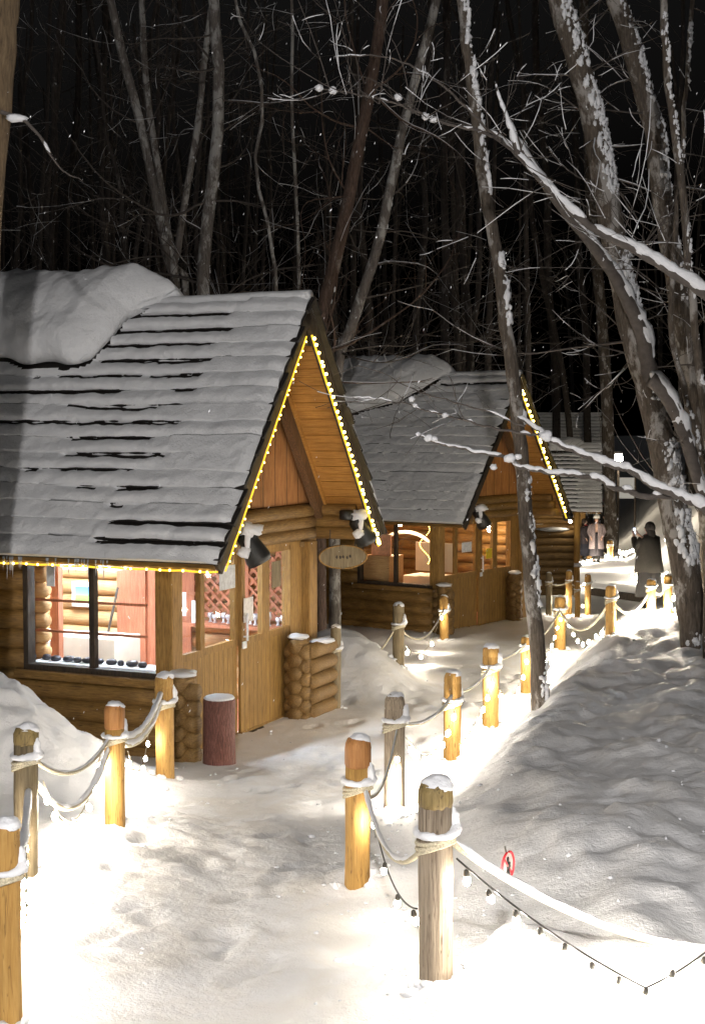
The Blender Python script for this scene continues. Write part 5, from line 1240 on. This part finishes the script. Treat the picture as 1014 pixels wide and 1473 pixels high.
# ------------------------------------------------------------------ ground sheet
random.seed(9)
for i in range(110):      # shallow boot prints in the packed snow
    y = random.uniform(4.2, 19); x = float(np.interp(y, XR_d, XR_x)) - random.uniform(.35, 1.3 + .04 * y); a = random.uniform(-.4, .4) - .15
    m_ = (np.abs(GYY - y) < .5) & (np.abs(GXX - x) < .5); dx = GXX[m_] - x; dy = GYY[m_] - y; u_ = dx * math.cos(a) + dy * math.sin(a); v_ = -dx * math.sin(a) + dy * math.cos(a)
    rr_ = np.sqrt((u_ / .065) ** 2 + (v_ / .16) ** 2); GZ[m_] += -.020 * np.exp(-rr_ ** 4) + .007 * np.exp(-((rr_ - 1.25) / .3) ** 2)
for (O, rz, x0, x1, y0, y1) in CABS:
    dx, dy = GXX - O[0], GYY - O[1]; lx = dx * math.cos(rz) + dy * math.sin(rz); ly = -dx * math.sin(rz) + dy * math.cos(rz)
    ins = (lx > x0 + .12) & (lx < x1 - .05) & (ly > y0 + .16) & (ly < y1 - .05); GZ = np.where(ins, np.minimum(GZ, O[2] - .14), GZ)
q = MB(); q.grid(np.stack([GXX, GYY, GZ], -1)); gr = q.build('snow_ground', M['ground'], None, True)
# grid() winds the faces downward for this axis order; turn them up
gr.data.flip_normals(); gr['kind'] = 'structure'
e = GXX - np.interp(GYY, XR_d, XR_x); wpth = np.interp(GYY, [4, 7, 9, 12, 16, 20], [1.35, 1.5, 1.6, 1.9, 2.3, 2.4])
tr = sst(.0, -.25, e) * sst(-wpth - .2, -wpth + .35, e) * (1 - sst(24, 30, GYY))
at_ = gr.data.attributes.new('trodden', 'FLOAT', 'POINT'); at_.data.foreach_set('value', tr.reshape(-1).astype(np.float32))

# crumbs of loose snow along the verges and on the bank
random.seed(15); q = MB()
for i in range(600):
    y = random.uniform(3.9, 17) if i % 2 else random.uniform(3.9, 9); xr = float(np.interp(y, XR_d, XR_x))
    x = xr + random.gauss(.05, .22) if i % 3 else (xr - np.interp(y, [4, 8, 12, 16], [1.5, 1.6, 2.0, 2.3]) + random.gauss(0, .25))
    if i % 5 == 0: x = xr + random.uniform(.2, 2.6)
    r = random.uniform(.003, .011) * (1 if random.random() < .85 else 1.8); q.blob((x, y, gz(x, y) + r * .35), (r * random.uniform(.8, 1.5), r, r * .7), 6, 5, .7, 3)
o = q.build('snow_crumbs', M['snow'], None, True); o['kind'] = 'stuff'; o['label'] = 'crumbs of loose snow along the path verges'; o['category'] = 'snow'

# ------------------------------------------------------------------ falling snow
random.seed(5); q = MB()
for i in range(1000):
    Y = random.uniform(3.5, 26); px = random.uniform(-20, 1034); py = random.uniform(-20, 1300) if i % 3 else random.uniform(-20, 700); p = P(px, py, Y)
    if p[2] < gz(p[0], p[1]) + .1: continue
    s = random.uniform(.0009, .0019) * (.45 + Y * .09); d = np.array([random.uniform(.1, .5), .1, random.uniform(.6, 1)]); d /= np.linalg.norm(d); l = s * random.uniform(1.5, 5)
    a = np.cross(d, [0, 1, 0]); a /= np.linalg.norm(a); b = np.cross(d, a)
    q.add([p + d * l, p - d * l, p + a * s, p - a * s, p + b * s, p - b * s], [(0, 2, 4), (0, 4, 3), (0, 3, 5), (0, 5, 2), (1, 4, 2), (1, 3, 4), (1, 5, 3), (1, 2, 5)])
o = q.build('falling_snow', M['snow'], None); o['kind'] = 'stuff'; o['label'] = 'snowflakes drifting through the night air'; o['category'] = 'snow'

# ------------------------------------------------------------------ light
w = bpy.data.worlds.new('World'); S.world = w; w.use_nodes = True; nt = w.node_tree; bg = nt.nodes['Background']
sky = nd(nt, 'ShaderNodeTexSky', sky_type='NISHITA'); sky.sun_disc = False; sky.sun_elevation = R(-4); sky.sun_rotation = R(200)
hs = nd(nt, 'ShaderNodeHueSaturation'); hs.inputs['Saturation'].default_value = .12; nt.links.new(sky.outputs[0], hs.inputs['Color']); nt.links.new(hs.outputs[0], bg.inputs['Color']); bg.inputs['Strength'].default_value = .30
# flood lamp on the path behind the camera: it lights the roofs and throws the trunk's shadow on the left one
def point(name, loc, power, col, rad):
    l = bpy.data.lights.new(name, 'POINT'); l.energy = power; l.color = col; l.shadow_soft_size = rad; o = bpy.data.objects.new(name, l); COL.objects.link(o); o.location = loc; return o
point('path_flood_lamp', (-.1, -3.0, 6.2), 2700, (1, .96, .93), .12)
S.view_settings.view_transform = 'Standard'; S.view_settings.look = 'None'; S.view_settings.exposure = .33; S.view_settings.gamma = 1
S.cycles.use_denoising = True; S.cycles.max_bounces = 6; S.cycles.diffuse_bounces = 3; S.cycles.glossy_bounces = 3; S.cycles.transparent_max_bounces = 10
S.cycles.sample_clamp_indirect = 6; S.cycles.use_light_tree = True
